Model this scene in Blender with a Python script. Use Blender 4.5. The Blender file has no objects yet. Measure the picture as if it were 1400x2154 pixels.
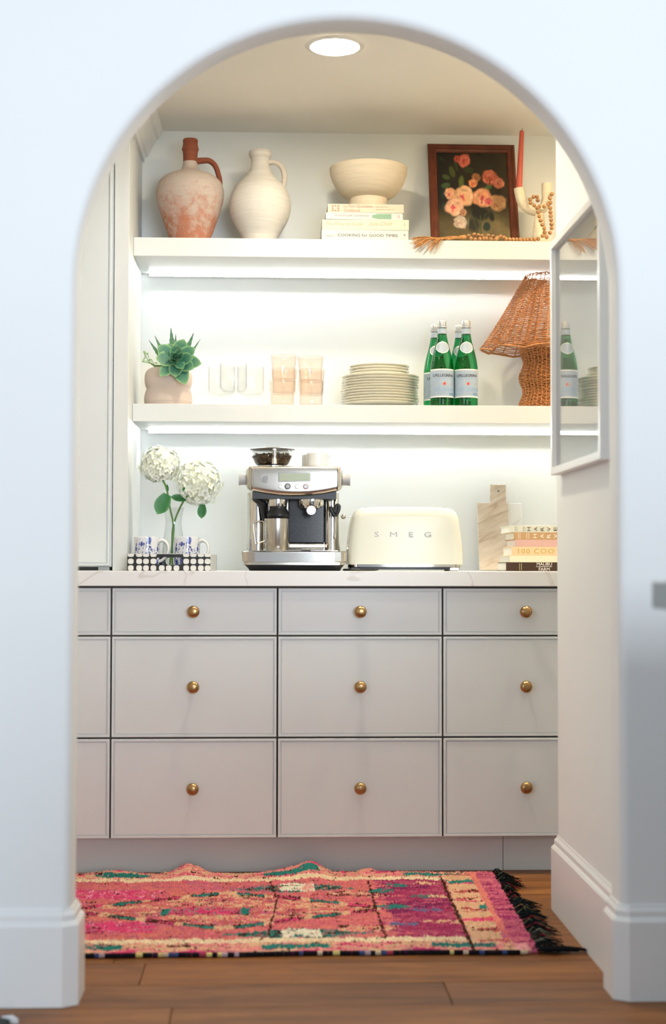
import bpy, bmesh, math, random
import numpy as np
from mathutils import Vector, Matrix
random.seed(7); rng = np.random.default_rng(11)
PI = math.pi
sc = bpy.context.scene
C = sc.collection

# ------------------------------------------------------------------ camera
F_PX, HC = 3200.0, 0.965
def _R(yaw, pitch, roll):
    cy, sy, cp, sp, cr, sr = math.cos(yaw), math.sin(yaw), math.cos(pitch), math.sin(pitch), math.cos(roll), math.sin(roll)
    A = np.array([[1, 0, 0], [0, 0, -1], [0, 1, 0]], float)
    Ry = np.array([[cy, 0, sy], [0, 1, 0], [-sy, 0, cy]]); Rx = np.array([[1, 0, 0], [0, cp, -sp], [0, sp, cp]])
    Rz = np.array([[cr, -sr, 0], [sr, cr, 0], [0, 0, 1]])
    return Rz @ Rx @ Ry @ A
CM = _R(math.radians(-2.37), math.radians(-2.06), math.radians(0.09))
cam_d = bpy.data.cameras.new('camera'); cam = bpy.data.objects.new('camera', cam_d); C.objects.link(cam)
cam_d.sensor_fit = 'HORIZONTAL'; cam_d.sensor_width = 36.0 * 1400 / 2154
cam_d.lens = F_PX / 1400 * cam_d.sensor_width
cam_d.clip_start = 0.05; cam_d.clip_end = 100
cam_d.dof.use_dof = True; cam_d.dof.focus_distance = 5.0; cam_d.dof.aperture_fstop = 2.2
m = Matrix.Identity(4)
for i in range(3):
    m[i][0] = CM[0][i]; m[i][1] = -CM[1][i]; m[i][2] = -CM[2][i]
m[2][3] = HC
cam.matrix_world = m
sc.camera = cam
def at(x, y, Y):
    "world point seen at photo pixel (x, y) on the depth plane Y"
    d = CM.T @ np.array([(x - 700) / F_PX, (y - 1077) / F_PX, 1.0])
    k = Y / d[1]
    return Vector((d[0] * k, Y, d[2] * k + HC))

# ------------------------------------------------------------------ light and exposure
sc.cycles.transparent_max_bounces = 32
sc.view_settings.view_transform = 'Standard'; sc.view_settings.look = 'None'
sc.view_settings.exposure = 0.0; sc.view_settings.gamma = 1.0; sc.view_settings.use_curve_mapping = False
W = bpy.data.worlds.new('World'); sc.world = W; W.use_nodes = True
W.node_tree.nodes['Background'].inputs[0].default_value = (0.86, 0.93, 1.0, 1)
W.node_tree.nodes['Background'].inputs[1].default_value = 0.46
def area_light(name, loc, target, sx, sy, power, col):
    L = bpy.data.lights.new(name, 'AREA'); L.shape = 'RECTANGLE'; L.size = sx; L.size_y = sy; L.energy = power; L.color = col
    o = bpy.data.objects.new(name, L); C.objects.link(o); o.location = loc
    o.rotation_euler = (Vector(target) - Vector(loc)).to_track_quat('-Z', 'Y').to_euler()
    return o
area_light('window_daylight', (2.2, -4.0, 1.35), (0.1, 4.2, 1.5), 3.2, 2.2, 390, (0.82, 0.91, 1.0))
area_light('side_fill_light', (-3.4, -1.4, 1.5), (0.8, 3.9, 1.2), 2.4, 1.8, 66, (0.78, 0.90, 1.0))  # added fill, no window known here; cools the right side wall
area_light('top_fill_light', (0.5, 1.5, 3.3), (0.2, 3.2, 1.6), 3.0, 0.9, 5, (0.86, 0.93, 1.0))  # added overhead fill, no skylight known; brightens the upper arch wall
LED_STRENGTH = 92.0; LED_COLOR = (0.96, 1.0, 0.97)
CAN_STRENGTH = 245.0; CAN_COLOR = (1.0, 0.90, 0.68)

# ------------------------------------------------------------------ helpers
def srgb(r, g=None, b=None):
    if g is None: r, g, b = r
    f = lambda c: (c / 255 / 12.92) if c / 255 <= 0.04045 else ((c / 255 + 0.055) / 1.055) ** 2.4
    return (f(r), f(g), f(b))
def thing(name, label, cat, loc=(0, 0, 0), rot=(0, 0, 0), group=None):
    o = bpy.data.objects.new(name, None); o.empty_display_size = 0.02; C.objects.link(o)
    o.location = loc; o.rotation_euler = rot; o['label'] = label; o['category'] = cat
    if group: o['group'] = group
    return o
def tag(o, label, cat, group=None):
    o['label'] = label; o['category'] = cat
    if group: o['group'] = group
    return o
def meshdata(name, vf, mat, smooth=None, cols=None):
    V, Fc = vf
    me = bpy.data.meshes.new(name); me.from_pydata([tuple(v) for v in V], [], Fc)
    if mat is not None: me.materials.append(mat)
    if smooth is not None:
        me.shade_smooth()
        if smooth < 180: me.set_sharp_from_angle(angle=math.radians(smooth))
    if cols is not None:
        a = me.color_attributes.new('Col', 'FLOAT_COLOR', 'POINT')
        c4 = np.ones((len(V), 4), np.float32); c4[:, :3] = np.asarray(cols, np.float32)
        a.data.foreach_set('color', c4.ravel())
    me.update()
    return me
def mk(name, vf, mat, parent=None, smooth=None, cols=None, loc=None, rot=None):
    me = vf if isinstance(vf, bpy.types.Mesh) else meshdata(name, vf, mat, smooth, cols)
    o = bpy.data.objects.new(name, me); C.objects.link(o)
    if parent: o.parent = parent
    if loc is not None: o.location = loc
    if rot is not None: o.rotation_euler = rot
    return o
def struct(o): o['kind'] = 'structure'; return o
def copy_tree(o, parent=None):
    c = o.copy(); C.objects.link(c); c.parent = parent
    for ch in list(o.children): copy_tree(ch, c)
    return c
def cat(ps):
    V, Fc = [], []
    for v, f in ps:
        n = len(V); V += [tuple(p) for p in v]; Fc += [tuple(i + n for i in q) for q in f]
    return V, Fc
def move(vf, d): return [(p[0] + d[0], p[1] + d[1], p[2] + d[2]) for p in vf[0]], vf[1]
def xform(vf, M): return [tuple(M @ Vector(p)) for p in vf[0]], vf[1]
def box(x0, x1, y0, y1, z0, z1):
    V = [(x0, y0, z0), (x1, y0, z0), (x1, y1, z0), (x0, y1, z0), (x0, y0, z1), (x1, y0, z1), (x1, y1, z1), (x0, y1, z1)]
    return V, [(0, 3, 2, 1), (4, 5, 6, 7), (0, 1, 5, 4), (1, 2, 6, 5), (2, 3, 7, 6), (3, 0, 4, 7)]
def rbox(x0, x1, y0, y1, z0, z1, r=0.003, seg=1):
    return bevel(box(x0, x1, y0, y1, z0, z1), r, seg)
def bevel(vf, r, seg=1, ang=30):
    bm = bmesh.new(); vs = [bm.verts.new(v) for v in vf[0]]
    for f in vf[1]: bm.faces.new([vs[i] for i in f])
    bm.normal_update()
    es = [e for e in bm.edges if len(e.link_faces) == 2 and e.calc_face_angle(0) > math.radians(ang)]
    bmesh.ops.bevel(bm, geom=es, offset=r, segments=seg, affect='EDGES', profile=0.5, clamp_overlap=True)
    bm.verts.index_update()
    out = ([tuple(v.co) for v in bm.verts], [tuple(v.index for v in f.verts) for f in bm.faces]); bm.free(); return out
def lathe(prof, n=40, ry=1.0, fn=None):
    "prof: (r, z) from bottom outwards; closes where r = 0"
    V, Fc, rings = [], [], []
    for r, z in prof:
        if r < 1e-6: rings.append([len(V)]); V.append((0, 0, z))
        else:
            rings.append(list(range(len(V), len(V) + n)))
            for k in range(n):
                a = 2 * PI * k / n; q = r * (fn(a, z) if fn else 1)
                V.append((q * math.cos(a), q * math.sin(a) * ry, z))
    for A, B in zip(rings, rings[1:]):
        if len(A) == 1 and len(B) == 1: continue
        for k in range(n):
            k2 = (k + 1) % n
            if len(A) == 1: Fc.append((A[0], B[k2], B[k]))
            elif len(B) == 1: Fc.append((A[k], A[k2], B[0]))
            else: Fc.append((A[k], A[k2], B[k2], B[k]))
    return V, Fc
def smoothprof(pts, k=3):
    "Catmull-Rom resample of a profile"
    P = [np.array(p, float) for p in pts]; out = []
    for i in range(len(P) - 1):
        p0 = P[max(i - 1, 0)]; p1 = P[i]; p2 = P[i + 1]; p3 = P[min(i + 2, len(P) - 1)]
        for t in np.linspace(0, 1, k, endpoint=False):
            out.append(tuple(0.5 * (2 * p1 + (p2 - p0) * t + (2 * p0 - 5 * p1 + 4 * p2 - p3) * t * t + (3 * p1 - p0 - 3 * p2 + p3) * t ** 3)))
    out.append(tuple(P[-1])); return out
def tube(pts, rad, n=8, closed=False, flat=1.0):
    P = [Vector(p) for p in pts]; N = len(P); R = rad if hasattr(rad, '__len__') else [rad] * N
    V, Fc = [], []; up = None
    for i in range(N):
        a = P[i - 1] if (i > 0 or closed) else P[i]; b = P[(i + 1) % N] if (i < N - 1 or closed) else P[i]
        t = (b - a).normalized()
        if up is None:
            up = Vector((0, 0, 1)) if abs(t.z) < 0.9 else Vector((0, 1, 0))
        u = (up - t * up.dot(t)).normalized(); w = t.cross(u); up = u
        for k in range(n):
            q = 2 * PI * k / n; V.append(tuple(P[i] + (u * math.cos(q) + w * math.sin(q) * flat) * R[i]))
    for i in range(N if closed else N - 1):
        j = (i + 1) % N
        for k in range(n):
            k2 = (k + 1) % n; Fc.append((i * n + k, i * n + k2, j * n + k2, j * n + k))
    if not closed:
        Fc.append(tuple(range(n - 1, -1, -1))); Fc.append(tuple((N - 1) * n + k for k in range(n)))
    return V, Fc
def cr(pts, k=6): return smoothprof(pts, k)
def prism(poly, y0, y1):
    "poly in (x, z), counter-clockwise seen from -Y"
    n = len(poly); V = [(x, y0, z) for x, z in poly] + [(x, y1, z) for x, z in poly]
    Fc = [tuple(range(n)), tuple(range(2 * n - 1, n - 1, -1))]
    Fc += [((k + 1) % n, k, k + n, (k + 1) % n + n) for k in range(n)]
    return V, Fc
def prism_z(poly, z0, z1):
    n = len(poly); V = [(x, y, z0) for x, y in poly] + [(x, y, z1) for x, y in poly]
    Fc = [tuple(range(n - 1, -1, -1)), tuple(range(n, 2 * n))]
    Fc += [(k, (k + 1) % n, (k + 1) % n + n, k + n) for k in range(n)]
    return V, Fc
def loft(sections, caps=True):
    n = len(sections[0]); V = [p for s in sections for p in s]; Fc = []
    for i in range(len(sections) - 1):
        for k in range(n):
            k2 = (k + 1) % n; Fc.append((i * n + k, i * n + k2, (i + 1) * n + k2, (i + 1) * n + k))
    if caps:
        Fc.append(tuple(range(n - 1, -1, -1))); Fc.append(tuple((len(sections) - 1) * n + k for k in range(n)))
    return V, Fc
def rrect(x0, x1, z0, z1, r, k=5):
    r = min(r, (x1 - x0) / 2 - 1e-5, (z1 - z0) / 2 - 1e-5)
    out = []
    for cx, cz, a in ((x1 - r, z0 + r, -PI / 2), (x1 - r, z1 - r, 0), (x0 + r, z1 - r, PI / 2), (x0 + r, z0 + r, PI)):
        for i in range(k + 1): q = a + PI / 2 * i / k; out.append((cx + r * math.cos(q), cz + r * math.sin(q)))
    return out
def sweep(path, prof, closed=False):
    "path: (x, y) list; prof: (offset, z) list, offset to the right-hand side of travel; mitred"
    n = len(path); m_ = len(prof); V, Fc = [], []
    for i, p in enumerate(path):
        p = Vector((p[0], p[1]))
        d0 = (p - Vector(path[i - 1][:2])).normalized() if i > 0 else None
        d1 = (Vector(path[i + 1][:2]) - p).normalized() if i < n - 1 else None
        d0 = d0 or d1; d1 = d1 or d0
        n0 = Vector((d0.y, -d0.x)); n1 = Vector((d1.y, -d1.x)); mt = (n0 + n1).normalized(); s = 1 / max(mt.dot(n0), 0.3)
        for o, z in prof: V.append((p.x + mt.x * o * s, p.y + mt.y * o * s, z))
    for i in range(n - 1):
        for k in range(m_ - 1): Fc.append((i * m_ + k, (i + 1) * m_ + k, (i + 1) * m_ + k + 1, i * m_ + k + 1))
    Fc.append(tuple(range(m_))); Fc.append(tuple((n - 1) * m_ + k for k in range(m_ - 1, -1, -1)))
    return V, Fc
def disc_y(x, z, r, y0, y1, n=24):
    return prism([(x + r * math.cos(2 * PI * k / n), z + r * math.sin(2 * PI * k / n)) for k in range(n)], y0, y1)
def vnoise(x, y, seed=0):
    "smooth value noise, numpy"
    xi = np.floor(x).astype(np.int64); yi = np.floor(y).astype(np.int64); xf = x - xi; yf = y - yi
    def h(a, b):
        n = (a * 374761393 + b * 668265263 + seed * 1442695041) & 0x7fffffff
        n = ((n ^ (n >> 13)) * 1274126177) & 0x7fffffff
        return ((n ^ (n >> 16)) & 0xffff) / 65535.0
    u = xf * xf * (3 - 2 * xf); v = yf * yf * (3 - 2 * yf)
    return (h(xi, yi) * (1 - u) + h(xi + 1, yi) * u) * (1 - v) + (h(xi, yi + 1) * (1 - u) + h(xi + 1, yi + 1) * u) * v

# ---- text meshes: made first while the scene is small
TX = {}
def _text(key, body, size, extrude=0.0003, align='LEFT', spacing=1.0, shear=0.0, bold=0.0):
    cu = bpy.data.curves.new('lettering', 'FONT'); cu.body = body; cu.size = size; cu.extrude = extrude; cu.align_x = align
    cu.space_character = spacing; cu.shear = shear; cu.offset = bold; cu.resolution_u = 2
    o = bpy.data.objects.new('lettering', cu); C.objects.link(o); bpy.context.view_layer.update()
    me = bpy.data.meshes.new_from_object(o.evaluated_get(bpy.context.evaluated_depsgraph_get()))
    me.materials.clear()
    vf = ([(v.co.x, v.co.z * -1, v.co.y) for v in me.vertices], [tuple(p.vertices) for p in me.polygons])   # faces -Y, reads along +X
    bpy.data.objects.remove(o); bpy.data.curves.remove(cu); bpy.data.meshes.remove(me)
    TX[key] = vf
def tw(key):
    xs = [p[0] for p in TX[key][0]]; return min(xs), max(xs)
def fit(key, x0, x1, z0, z1, y):
    "text stretched to a box on the plane y"
    V, Fc = TX[key]; xs = [p[0] for p in V]; zs = [p[2] for p in V]; a, b, c, d = min(xs), max(xs), min(zs), max(zs)
    return [(x0 + (p[0] - a) / (b - a) * (x1 - x0), y + p[1], z0 + (p[2] - c) / (d - c) * (z1 - z0)) for p in V], Fc
for k, b, kw in [('pain1', 'Le Pain Quotidien', {}), ('pain2', 'Cookbook', {}), ('green', 'Greenhouse Cookbook', {}), ('way', 'The Way to Cook', {}),
                 ('julia', 'Julia Child', dict(shear=0.3)), ('good', 'COOKING for GOOD TIMES', {}), ('kahan', 'Kahan', {}), ('malibu', 'MALIBU', dict(bold=.004)),
                 ('farm', 'FARM', dict(bold=.004)), ('hundred', '100 COO', dict(spacing=1.15)), ('smeg', 'SMEG', dict(spacing=2.8)), ('brev', 'Breville', {}), ('pelle', 'S.PELLEGRINO', dict(bold=.01)),
                 ('H', 'H', {}), ('A', 'A', {}), ('R', 'R', {}), ('V', 'V', {}), ('E', 'E', {}), ('auth', 'Alain Coumont', {}), ('auth2', 'Jean-Pierre Gabriel', {})]:
    kw.setdefault('bold', 0.0); ex = 0.0003
    _text(k, b, 1.0, ex, 'LEFT', kw.get('spacing', 1.0), kw.get('shear', 0.0), kw['bold'])

# ------------------------------------------------------------------ materials
def newmat(name):
    m_ = bpy.data.materials.new(name); m_.use_nodes = True; nt = m_.node_tree
    return m_, nt, nt.nodes['Principled BSDF']
def L(nt, a, b): nt.links.new(a, b)
def coords(nt, kind='Object', scale=(1, 1, 1)):
    if kind == 'World':
        src = nt.nodes.new('ShaderNodeNewGeometry').outputs['Position']
    else:
        src = nt.nodes.new('ShaderNodeTexCoord').outputs[kind]
    mp = nt.nodes.new('ShaderNodeMapping'); mp.inputs['Scale'].default_value = scale
    L(nt, src, mp.inputs['Vector']); return mp.outputs['Vector']
def noise(nt, vec, scale, detail=3, rough=0.5, dist=0.0):
    n = nt.nodes.new('ShaderNodeTexNoise'); n.inputs['Scale'].default_value = scale; n.inputs['Detail'].default_value = detail
    n.inputs['Roughness'].default_value = rough; n.inputs['Distortion'].default_value = dist; L(nt, vec, n.inputs['Vector']); return n.outputs['Fac']
def ramp(nt, fac, stops):
    r = nt.nodes.new('ShaderNodeValToRGB'); el = r.color_ramp.elements
    while len(el) < len(stops): el.new(0.5)
    for e, (p, c) in zip(el, stops): e.position = p; e.color = (*c[:3], 1)
    L(nt, fac, r.inputs['Fac']); return r.outputs['Color']
def bump(nt, bsdf, h, strength=0.2, dist=0.002):
    b = nt.nodes.new('ShaderNodeBump'); b.inputs['Strength'].default_value = strength; b.inputs['Distance'].default_value = dist
    L(nt, h, b.inputs['Height']); L(nt, b.outputs['Normal'], bsdf.inputs['Normal'])
def plain(name, col, rough=0.5, metal=0.0, spec=0.5, var=0.04, nscale=12.0, bstr=0.0, bscale=200.0, coat=0.0, kind='Object', stretch=(1, 1, 1), emit=None):
    "paint-like procedural material: base colour with a faint noise mottle"
    m_, nt, b = newmat(name)
    v = coords(nt, kind, stretch); f = noise(nt, v, nscale, 3)
    lo = tuple(max(c * (1 - var), 0) for c in col); hi = tuple(min(c * (1 + var), 1) for c in col)
    L(nt, ramp(nt, f, [(0.3, lo), (0.7, hi)]), b.inputs['Base Color'])
    b.inputs['Roughness'].default_value = rough; b.inputs['Metallic'].default_value = metal; b.inputs['Specular IOR Level'].default_value = spec
    b.inputs['Coat Weight'].default_value = coat; b.inputs['Coat Roughness'].default_value = 0.05
    if bstr: bump(nt, b, noise(nt, v, bscale, 2), bstr, 0.001)
    return m_
def emission(name, col, strength):
    m_, nt, b = newmat(name); nt.nodes.remove(b)
    e = nt.nodes.new('ShaderNodeEmission'); e.inputs[0].default_value = (*col, 1); e.inputs[1].default_value = strength
    L(nt, e.outputs[0], nt.nodes['Material Output'].inputs[0]); return m_
def thin_glass(name, tint, ior=1.45, rough=0.02, streak=None, refl=0.9):
    m_, nt, b = newmat(name); nt.nodes.remove(b)
    t = nt.nodes.new('ShaderNodeBsdfTransparent'); t.inputs[0].default_value = (*tint, 1)
    g = nt.nodes.new('ShaderNodeBsdfGlossy'); g.inputs['Roughness'].default_value = rough
    lw = nt.nodes.new('ShaderNodeLayerWeight'); lw.inputs[0].default_value = 0.5
    f0 = ((ior - 1) / (ior + 1)) ** 2
    pw = nt.nodes.new('ShaderNodeMath'); pw.operation = 'POWER'; pw.inputs[1].default_value = 4.5; L(nt, lw.outputs['Facing'], pw.inputs[0])
    fr = nt.nodes.new('ShaderNodeMath'); fr.operation = 'MULTIPLY_ADD'; fr.inputs[1].default_value = (1 - f0) * refl; fr.inputs[2].default_value = f0; L(nt, pw.outputs[0], fr.inputs[0])
    mx = nt.nodes.new('ShaderNodeMixShader'); L(nt, fr.outputs[0], mx.inputs[0]); L(nt, t.outputs[0], mx.inputs[1]); L(nt, g.outputs[0], mx.inputs[2])
    if streak:
        bp = nt.nodes.new('ShaderNodeBump'); bp.inputs['Strength'].default_value = streak[1]; bp.inputs['Distance'].default_value = 0.001
        L(nt, noise(nt, coords(nt), streak[0], 1), bp.inputs['Height']); L(nt, bp.outputs[0], g.inputs['Normal'])
    L(nt, mx.outputs[0], nt.nodes['Material Output'].inputs[0]); return m_
def vcol(name, rough=0.8, spec=0.3, gain=1.0, bstr=0.0, bscale=400, coat=0.0):
    m_, nt, b = newmat(name); a = nt.nodes.new('ShaderNodeVertexColor'); a.layer_name = 'Col'
    L(nt, a.outputs['Color'], b.inputs['Base Color']); b.inputs['Roughness'].default_value = rough; b.inputs['Specular IOR Level'].default_value = spec
    b.inputs['Coat Weight'].default_value = coat
    if bstr: bump(nt, b, noise(nt, coords(nt), bscale, 2), bstr, 0.002)
    return m_
MT = {}
MT['wall'] = plain('white_wall_paint', (0.84, 0.85, 0.85), 0.65, var=0.008, nscale=3, bstr=0.05, bscale=220, kind='World')
MT['wallin'] = plain('pantry_wall_paint', (0.85, 0.87, 0.86), 0.6, var=0.008, nscale=3, bstr=0.05, bscale=220, kind='World')
MT['trim'] = plain('gloss_trim_paint', (0.84, 0.845, 0.84), 0.35, var=0.008, nscale=4, kind='World')
MT['ceil'] = plain('ceiling_paint', (0.86, 0.845, 0.80), 0.7, var=0.01, nscale=3, kind='World')
MT['cab'] = plain('greige_cabinet_paint', (0.69, 0.72, 0.735), 0.38, var=0.01, nscale=6, kind='World')
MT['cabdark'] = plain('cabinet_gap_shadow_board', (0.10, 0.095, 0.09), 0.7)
MT['shelf'] = plain('shelf_paint', (0.68, 0.695, 0.695), 0.42, var=0.01, nscale=6, kind='World')
def marble(name, base, vein, scale, rough=0.2, width=0.03, rot=(0, 0.6, 0)):
    m_, nt, b = newmat(name); v = coords(nt, 'World', (1, 1, 1)); v.node.inputs['Rotation'].default_value = rot
    f1 = noise(nt, v, scale, 5, 0.55, 0.8); f2 = noise(nt, v, scale * 3.1, 3)
    c1 = ramp(nt, f1, [(0.0, base), (0.5 - width, base), (0.5, vein), (0.5 + width * 0.6, base), (1.0, base)])
    c2 = ramp(nt, f2, [(0.35, (1, 1, 1)), (0.62, (0.55, 0.55, 0.55))])
    mx = nt.nodes.new('ShaderNodeMix'); mx.data_type = 'RGBA'; L(nt, c2, mx.inputs['Factor']); mx.inputs[6].default_value = (*base, 1); L(nt, c1, mx.inputs[7])
    L(nt, mx.outputs[2], b.inputs['Base Color']); b.inputs['Roughness'].default_value = rough; return m_
MT['marble'] = marble('white_marble_worktop', (0.82, 0.82, 0.82), (0.62, 0.58, 0.54), 1.7, 0.3, 0.012)
MT['brass'] = plain('aged_brass', (0.44, 0.27, 0.12), 0.28, 1.0, var=0.12, nscale=60)
MT['steel'] = plain('brushed_steel', (0.58, 0.54, 0.48), 0.24, 1.0, var=0.06, nscale=40, stretch=(1, 1, 30))
MT['chrome'] = plain('polished_chrome', (0.72, 0.69, 0.64), 0.09, 1.0, var=0.02)
MT['black'] = plain('black_plastic', (0.012, 0.012, 0.014), 0.35)
MT['blackgloss'] = plain('speckled_black_splash_plate', (0.03, 0.032, 0.038), 0.12, var=0.5, nscale=180)
MT['greyplastic'] = plain('grey_plastic', (0.42, 0.42, 0.44), 0.4)
MT['whiteceramic'] = plain('white_glazed_ceramic', (0.82, 0.81, 0.79), 0.12, coat=0.4)
MT['cream_enamel'] = plain('cream_enamel', (0.72, 0.73, 0.66), 0.2, spec=0.28, var=0.01)
MT['led'] = emission('led_diffuser', LED_COLOR, LED_STRENGTH)
MT['can'] = emission('downlight_lens', CAN_COLOR, CAN_STRENGTH)
MT['alu'] = plain('white_aluminium_channel', (0.7, 0.7, 0.68), 0.4)

def wood_floor():
    m_, nt, b = newmat('walnut_plank'); v = coords(nt, 'World', (1, 1, 1)); mp = v.node
    oi = nt.nodes.new('ShaderNodeObjectInfo'); cx = nt.nodes.new('ShaderNodeCombineXYZ')
    mul = nt.nodes.new('ShaderNodeMath'); mul.operation = 'MULTIPLY'; mul.inputs[1].default_value = 37.0; L(nt, oi.outputs['Random'], mul.inputs[0])
    L(nt, mul.outputs[0], cx.inputs[0]); L(nt, mul.outputs[0], cx.inputs[2]); L(nt, cx.outputs[0], mp.inputs['Location'])
    mp.inputs['Scale'].default_value = (1.0, 9.0, 9.0)
    f = noise(nt, v, 2.6, 6, 0.6, 0.6); f2 = noise(nt, v, 14, 4, 0.6)
    c = ramp(nt, f, [(0.25, srgb(96, 56, 22)), (0.5, srgb(138, 86, 36)), (0.75, srgb(168, 112, 54))])
    c2 = ramp(nt, f2, [(0.3, (0.72, 0.72, 0.72)), (0.6, (1, 1, 1))])
    tone = ramp(nt, oi.outputs['Random'], [(0, (0.78, 0.74, 0.70)), (1, (1.10, 1.06, 1.0))])
    m1 = nt.nodes.new('ShaderNodeMix'); m1.data_type = 'RGBA'; m1.blend_type = 'MULTIPLY'; m1.inputs['Factor'].default_value = 1; L(nt, c, m1.inputs[6]); L(nt, c2, m1.inputs[7])
    m2 = nt.nodes.new('ShaderNodeMix'); m2.data_type = 'RGBA'; m2.blend_type = 'MULTIPLY'; m2.inputs['Factor'].default_value = 1; L(nt, m1.outputs[2], m2.inputs[6]); L(nt, tone, m2.inputs[7])
    L(nt, m2.outputs[2], b.inputs['Base Color']); b.inputs['Roughness'].default_value = 0.45; b.inputs['Specular IOR Level'].default_value = 0.35
    bump(nt, b, f2, 0.12, 0.001); return m_
MT['floor'] = wood_floor()

# ------------------------------------------------------------------ room shell
YF, YFB = 3.405, 3.507            # arch wall, front and back face
XL, XR, ZS = -0.437, 0.787, 1.597  # opening and spring line
XC, RA = (XL + XR) / 2, (XR - XL) / 2
YB, ZC = 5.43, 2.527              # back wall, ceiling
def arch_wall():
    X0, X1, Z1 = -3.2, 3.6, 3.4
    inner, outer, nrm = [], [], []
    for z in np.linspace(0, ZS, 5): inner.append((XL, z)); outer.append((X0, z)); nrm.append((-1, 0))
    angs = list(np.linspace(PI, 0, 65))[1:-1]
    for cx_, cz_ in ((X0, Z1), (X1, Z1)): angs.append(math.atan2(cz_ - ZS, cx_ - XC))
    for a in sorted(angs, reverse=True):
        c, s = math.cos(a), math.sin(a); inner.append((XC + RA * c, ZS + RA * s)); nrm.append((c, s))
        t = min((Z1 - ZS) / s, ((X1 - XC) / c) if c > 1e-9 else 1e9, ((X0 - XC) / c) if c < -1e-9 else 1e9)
        outer.append((XC + t * c, ZS + t * s))
    for z in np.linspace(ZS, 0, 5): inner.append((XR, z)); outer.append((X1, z)); nrm.append((1, 0))
    rb = 0.022; prof = []
    for i in range(7): q = PI / 2 * i / 6; prof.append((rb - rb * math.sin(q), YF + rb - rb * math.cos(q)))
    rb2 = 0.010
    for i in range(5): q = PI / 2 * i / 4; prof.append((rb2 - rb2 * math.cos(q), YFB - rb2 + rb2 * math.sin(q)))
    V, Fc = [], []; m_ = len(prof) + 2
    for (x, z), (ox, oz), (nx, nz) in zip(inner, outer, nrm):
        V.append((ox, YF, oz))
        for o, y in prof: V.append((x + nx * o, y, z + nz * o))
        V.append((ox, YFB, oz))
    for i in range(len(inner) - 1):
        for k in range(m_ - 1): Fc.append((i * m_ + k, i * m_ + k + 1, (i + 1) * m_ + k + 1, (i + 1) * m_ + k))
    return V, Fc
struct(mk('wall_front', arch_wall(), MT['wall'], smooth=40))
BBP = [(0, 0), (0.018, 0), (0.018, 0.174), (0.0135, 0.181), (0.010, 0.184), (0.010, 0.196), (0.0045, 0.205), (0.003, 0.210), (0, 0.210)]
# skirting round each side of the opening: face, clipped corner, jamb
struct(mk('baseboard_left', sweep([(-3.2, YF), (XL - 0.020, YF), (XL, YF + 0.013), (XL, YFB), (XL - 0.5, YFB)], BBP), MT['trim']))
struct(mk('baseboard_right', sweep([(XR, YFB - .0005), (XR, YF + 0.013), (XR + 0.020, YF), (3.6, YF)], [(o, z) for o, z in BBP]), MT['trim']))
XW = 0.813
struct(mk('wall_right', bevel(box(XW, 0.94, YFB, 4.285, 0, ZC), 0.004), MT['wallin']))
struct(mk('baseboard_side', sweep([(0.94, 4.285), (XW + .001, 4.285), (XW + .001, YFB + .002)], BBP), MT['trim']))
struct(mk('wall_back', box(-1.4, 1.5, YB, YB + 0.1, 0, ZC + .05), MT['wallin']))
struct(mk('wall_left', box(-1.4, -1.3, YFB, YB, 0, ZC), MT['wallin']))
struct(mk('wall_alcove', box(1.4, 1.5, YFB, YB, 0, ZC), MT['wallin']))
struct(mk('ceiling', box(-1.4, 1.5, YFB, YB, ZC, ZC + 0.05), MT['ceil']))
# crown moulding along the left side of the shelves
def crown():
    prof = [(0.0, -0.115), (0.008, -0.115), (0.012, -0.100), (0.020, -0.094), (0.034, -0.062), (0.044, -0.046), (0.046, -0.036), (0.056, -0.030), (0.068, -0.012), (0.070, 0.0), (0.0, 0.0)]
    S = [[(-0.461 + o * 1.05, y, ZC + z * 0.98) for o, z in prof] for y in (4.3, YB)]
    return loft(S)
struct(mk('trim_1', crown(), MT['trim'], smooth=25))
# floor: a sub-floor and every plank on it
flo = struct(mk('floor', box(-3.2, 3.6, -2.5, YB, -0.05, -0.0125), MT['cabdark']))
unit = meshdata('plank', bevel(box(-0.5, 0.5, -0.5, 0.5, -0.012, 0.0), 0.0008), MT['floor'])
PW = 0.187; rows = range(-18, 12)
for r in rows:
    y0 = 3.3755 + r * PW
    if y0 > 5.3: continue
    rr = random.Random(100 + r)
    cut0 = {0: 0.406, 1: -0.299, -1: -0.21}.get(r, rr.uniform(-0.6, 0.9))
    xs = [cut0]
    while xs[0] > -3.2: xs.insert(0, xs[0] - rr.uniform(1.15, 1.9))
    while xs[-1] < 3.6: xs.append(xs[-1] + rr.uniform(1.15, 1.9))
    xs[0] = max(xs[0], -3.2); xs[-1] = min(xs[-1], 3.6)
    for a, b in zip(xs, xs[1:]):
        if b - a < 0.05: continue
        o = mk('plank', unit, None, flo); o.location = ((a + b) / 2, y0 + PW / 2, 0); o.scale = (b - a - 0.0022, PW - 0.0022, 1)

# ------------------------------------------------------------------ cabinets
YD = 4.78
def drawer_front(w, h, lip=0.0065, dep=0.0055, t=0.019):
    g = 0.0030; V, Fc = [], []
    def ring(i, y): return [(-w / 2 + i, y, -h / 2 + i), (w / 2 - i, y, -h / 2 + i), (w / 2 - i, y, h / 2 - i), (-w / 2 + i, y, h / 2 - i)]
    rings = [ring(0, t), ring(0, 0.001), ring(0.001, 0), ring(lip, 0), ring(lip + 0.0005, dep), ring(lip + g + 0.0005, dep), ring(lip + g + 0.0015, dep - 0.0030)]
    for q in rings: V += q
    for i in range(len(rings) - 1):
        for k in range(4): Fc.append((i * 4 + k, i * 4 + (k + 1) % 4, (i + 1) * 4 + (k + 1) % 4, (i + 1) * 4 + k))
    Fc.append((3, 2, 1, 0)); n = len(V); Fc.append((n - 4, n - 3, n - 2, n - 1)); return V, Fc
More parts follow.
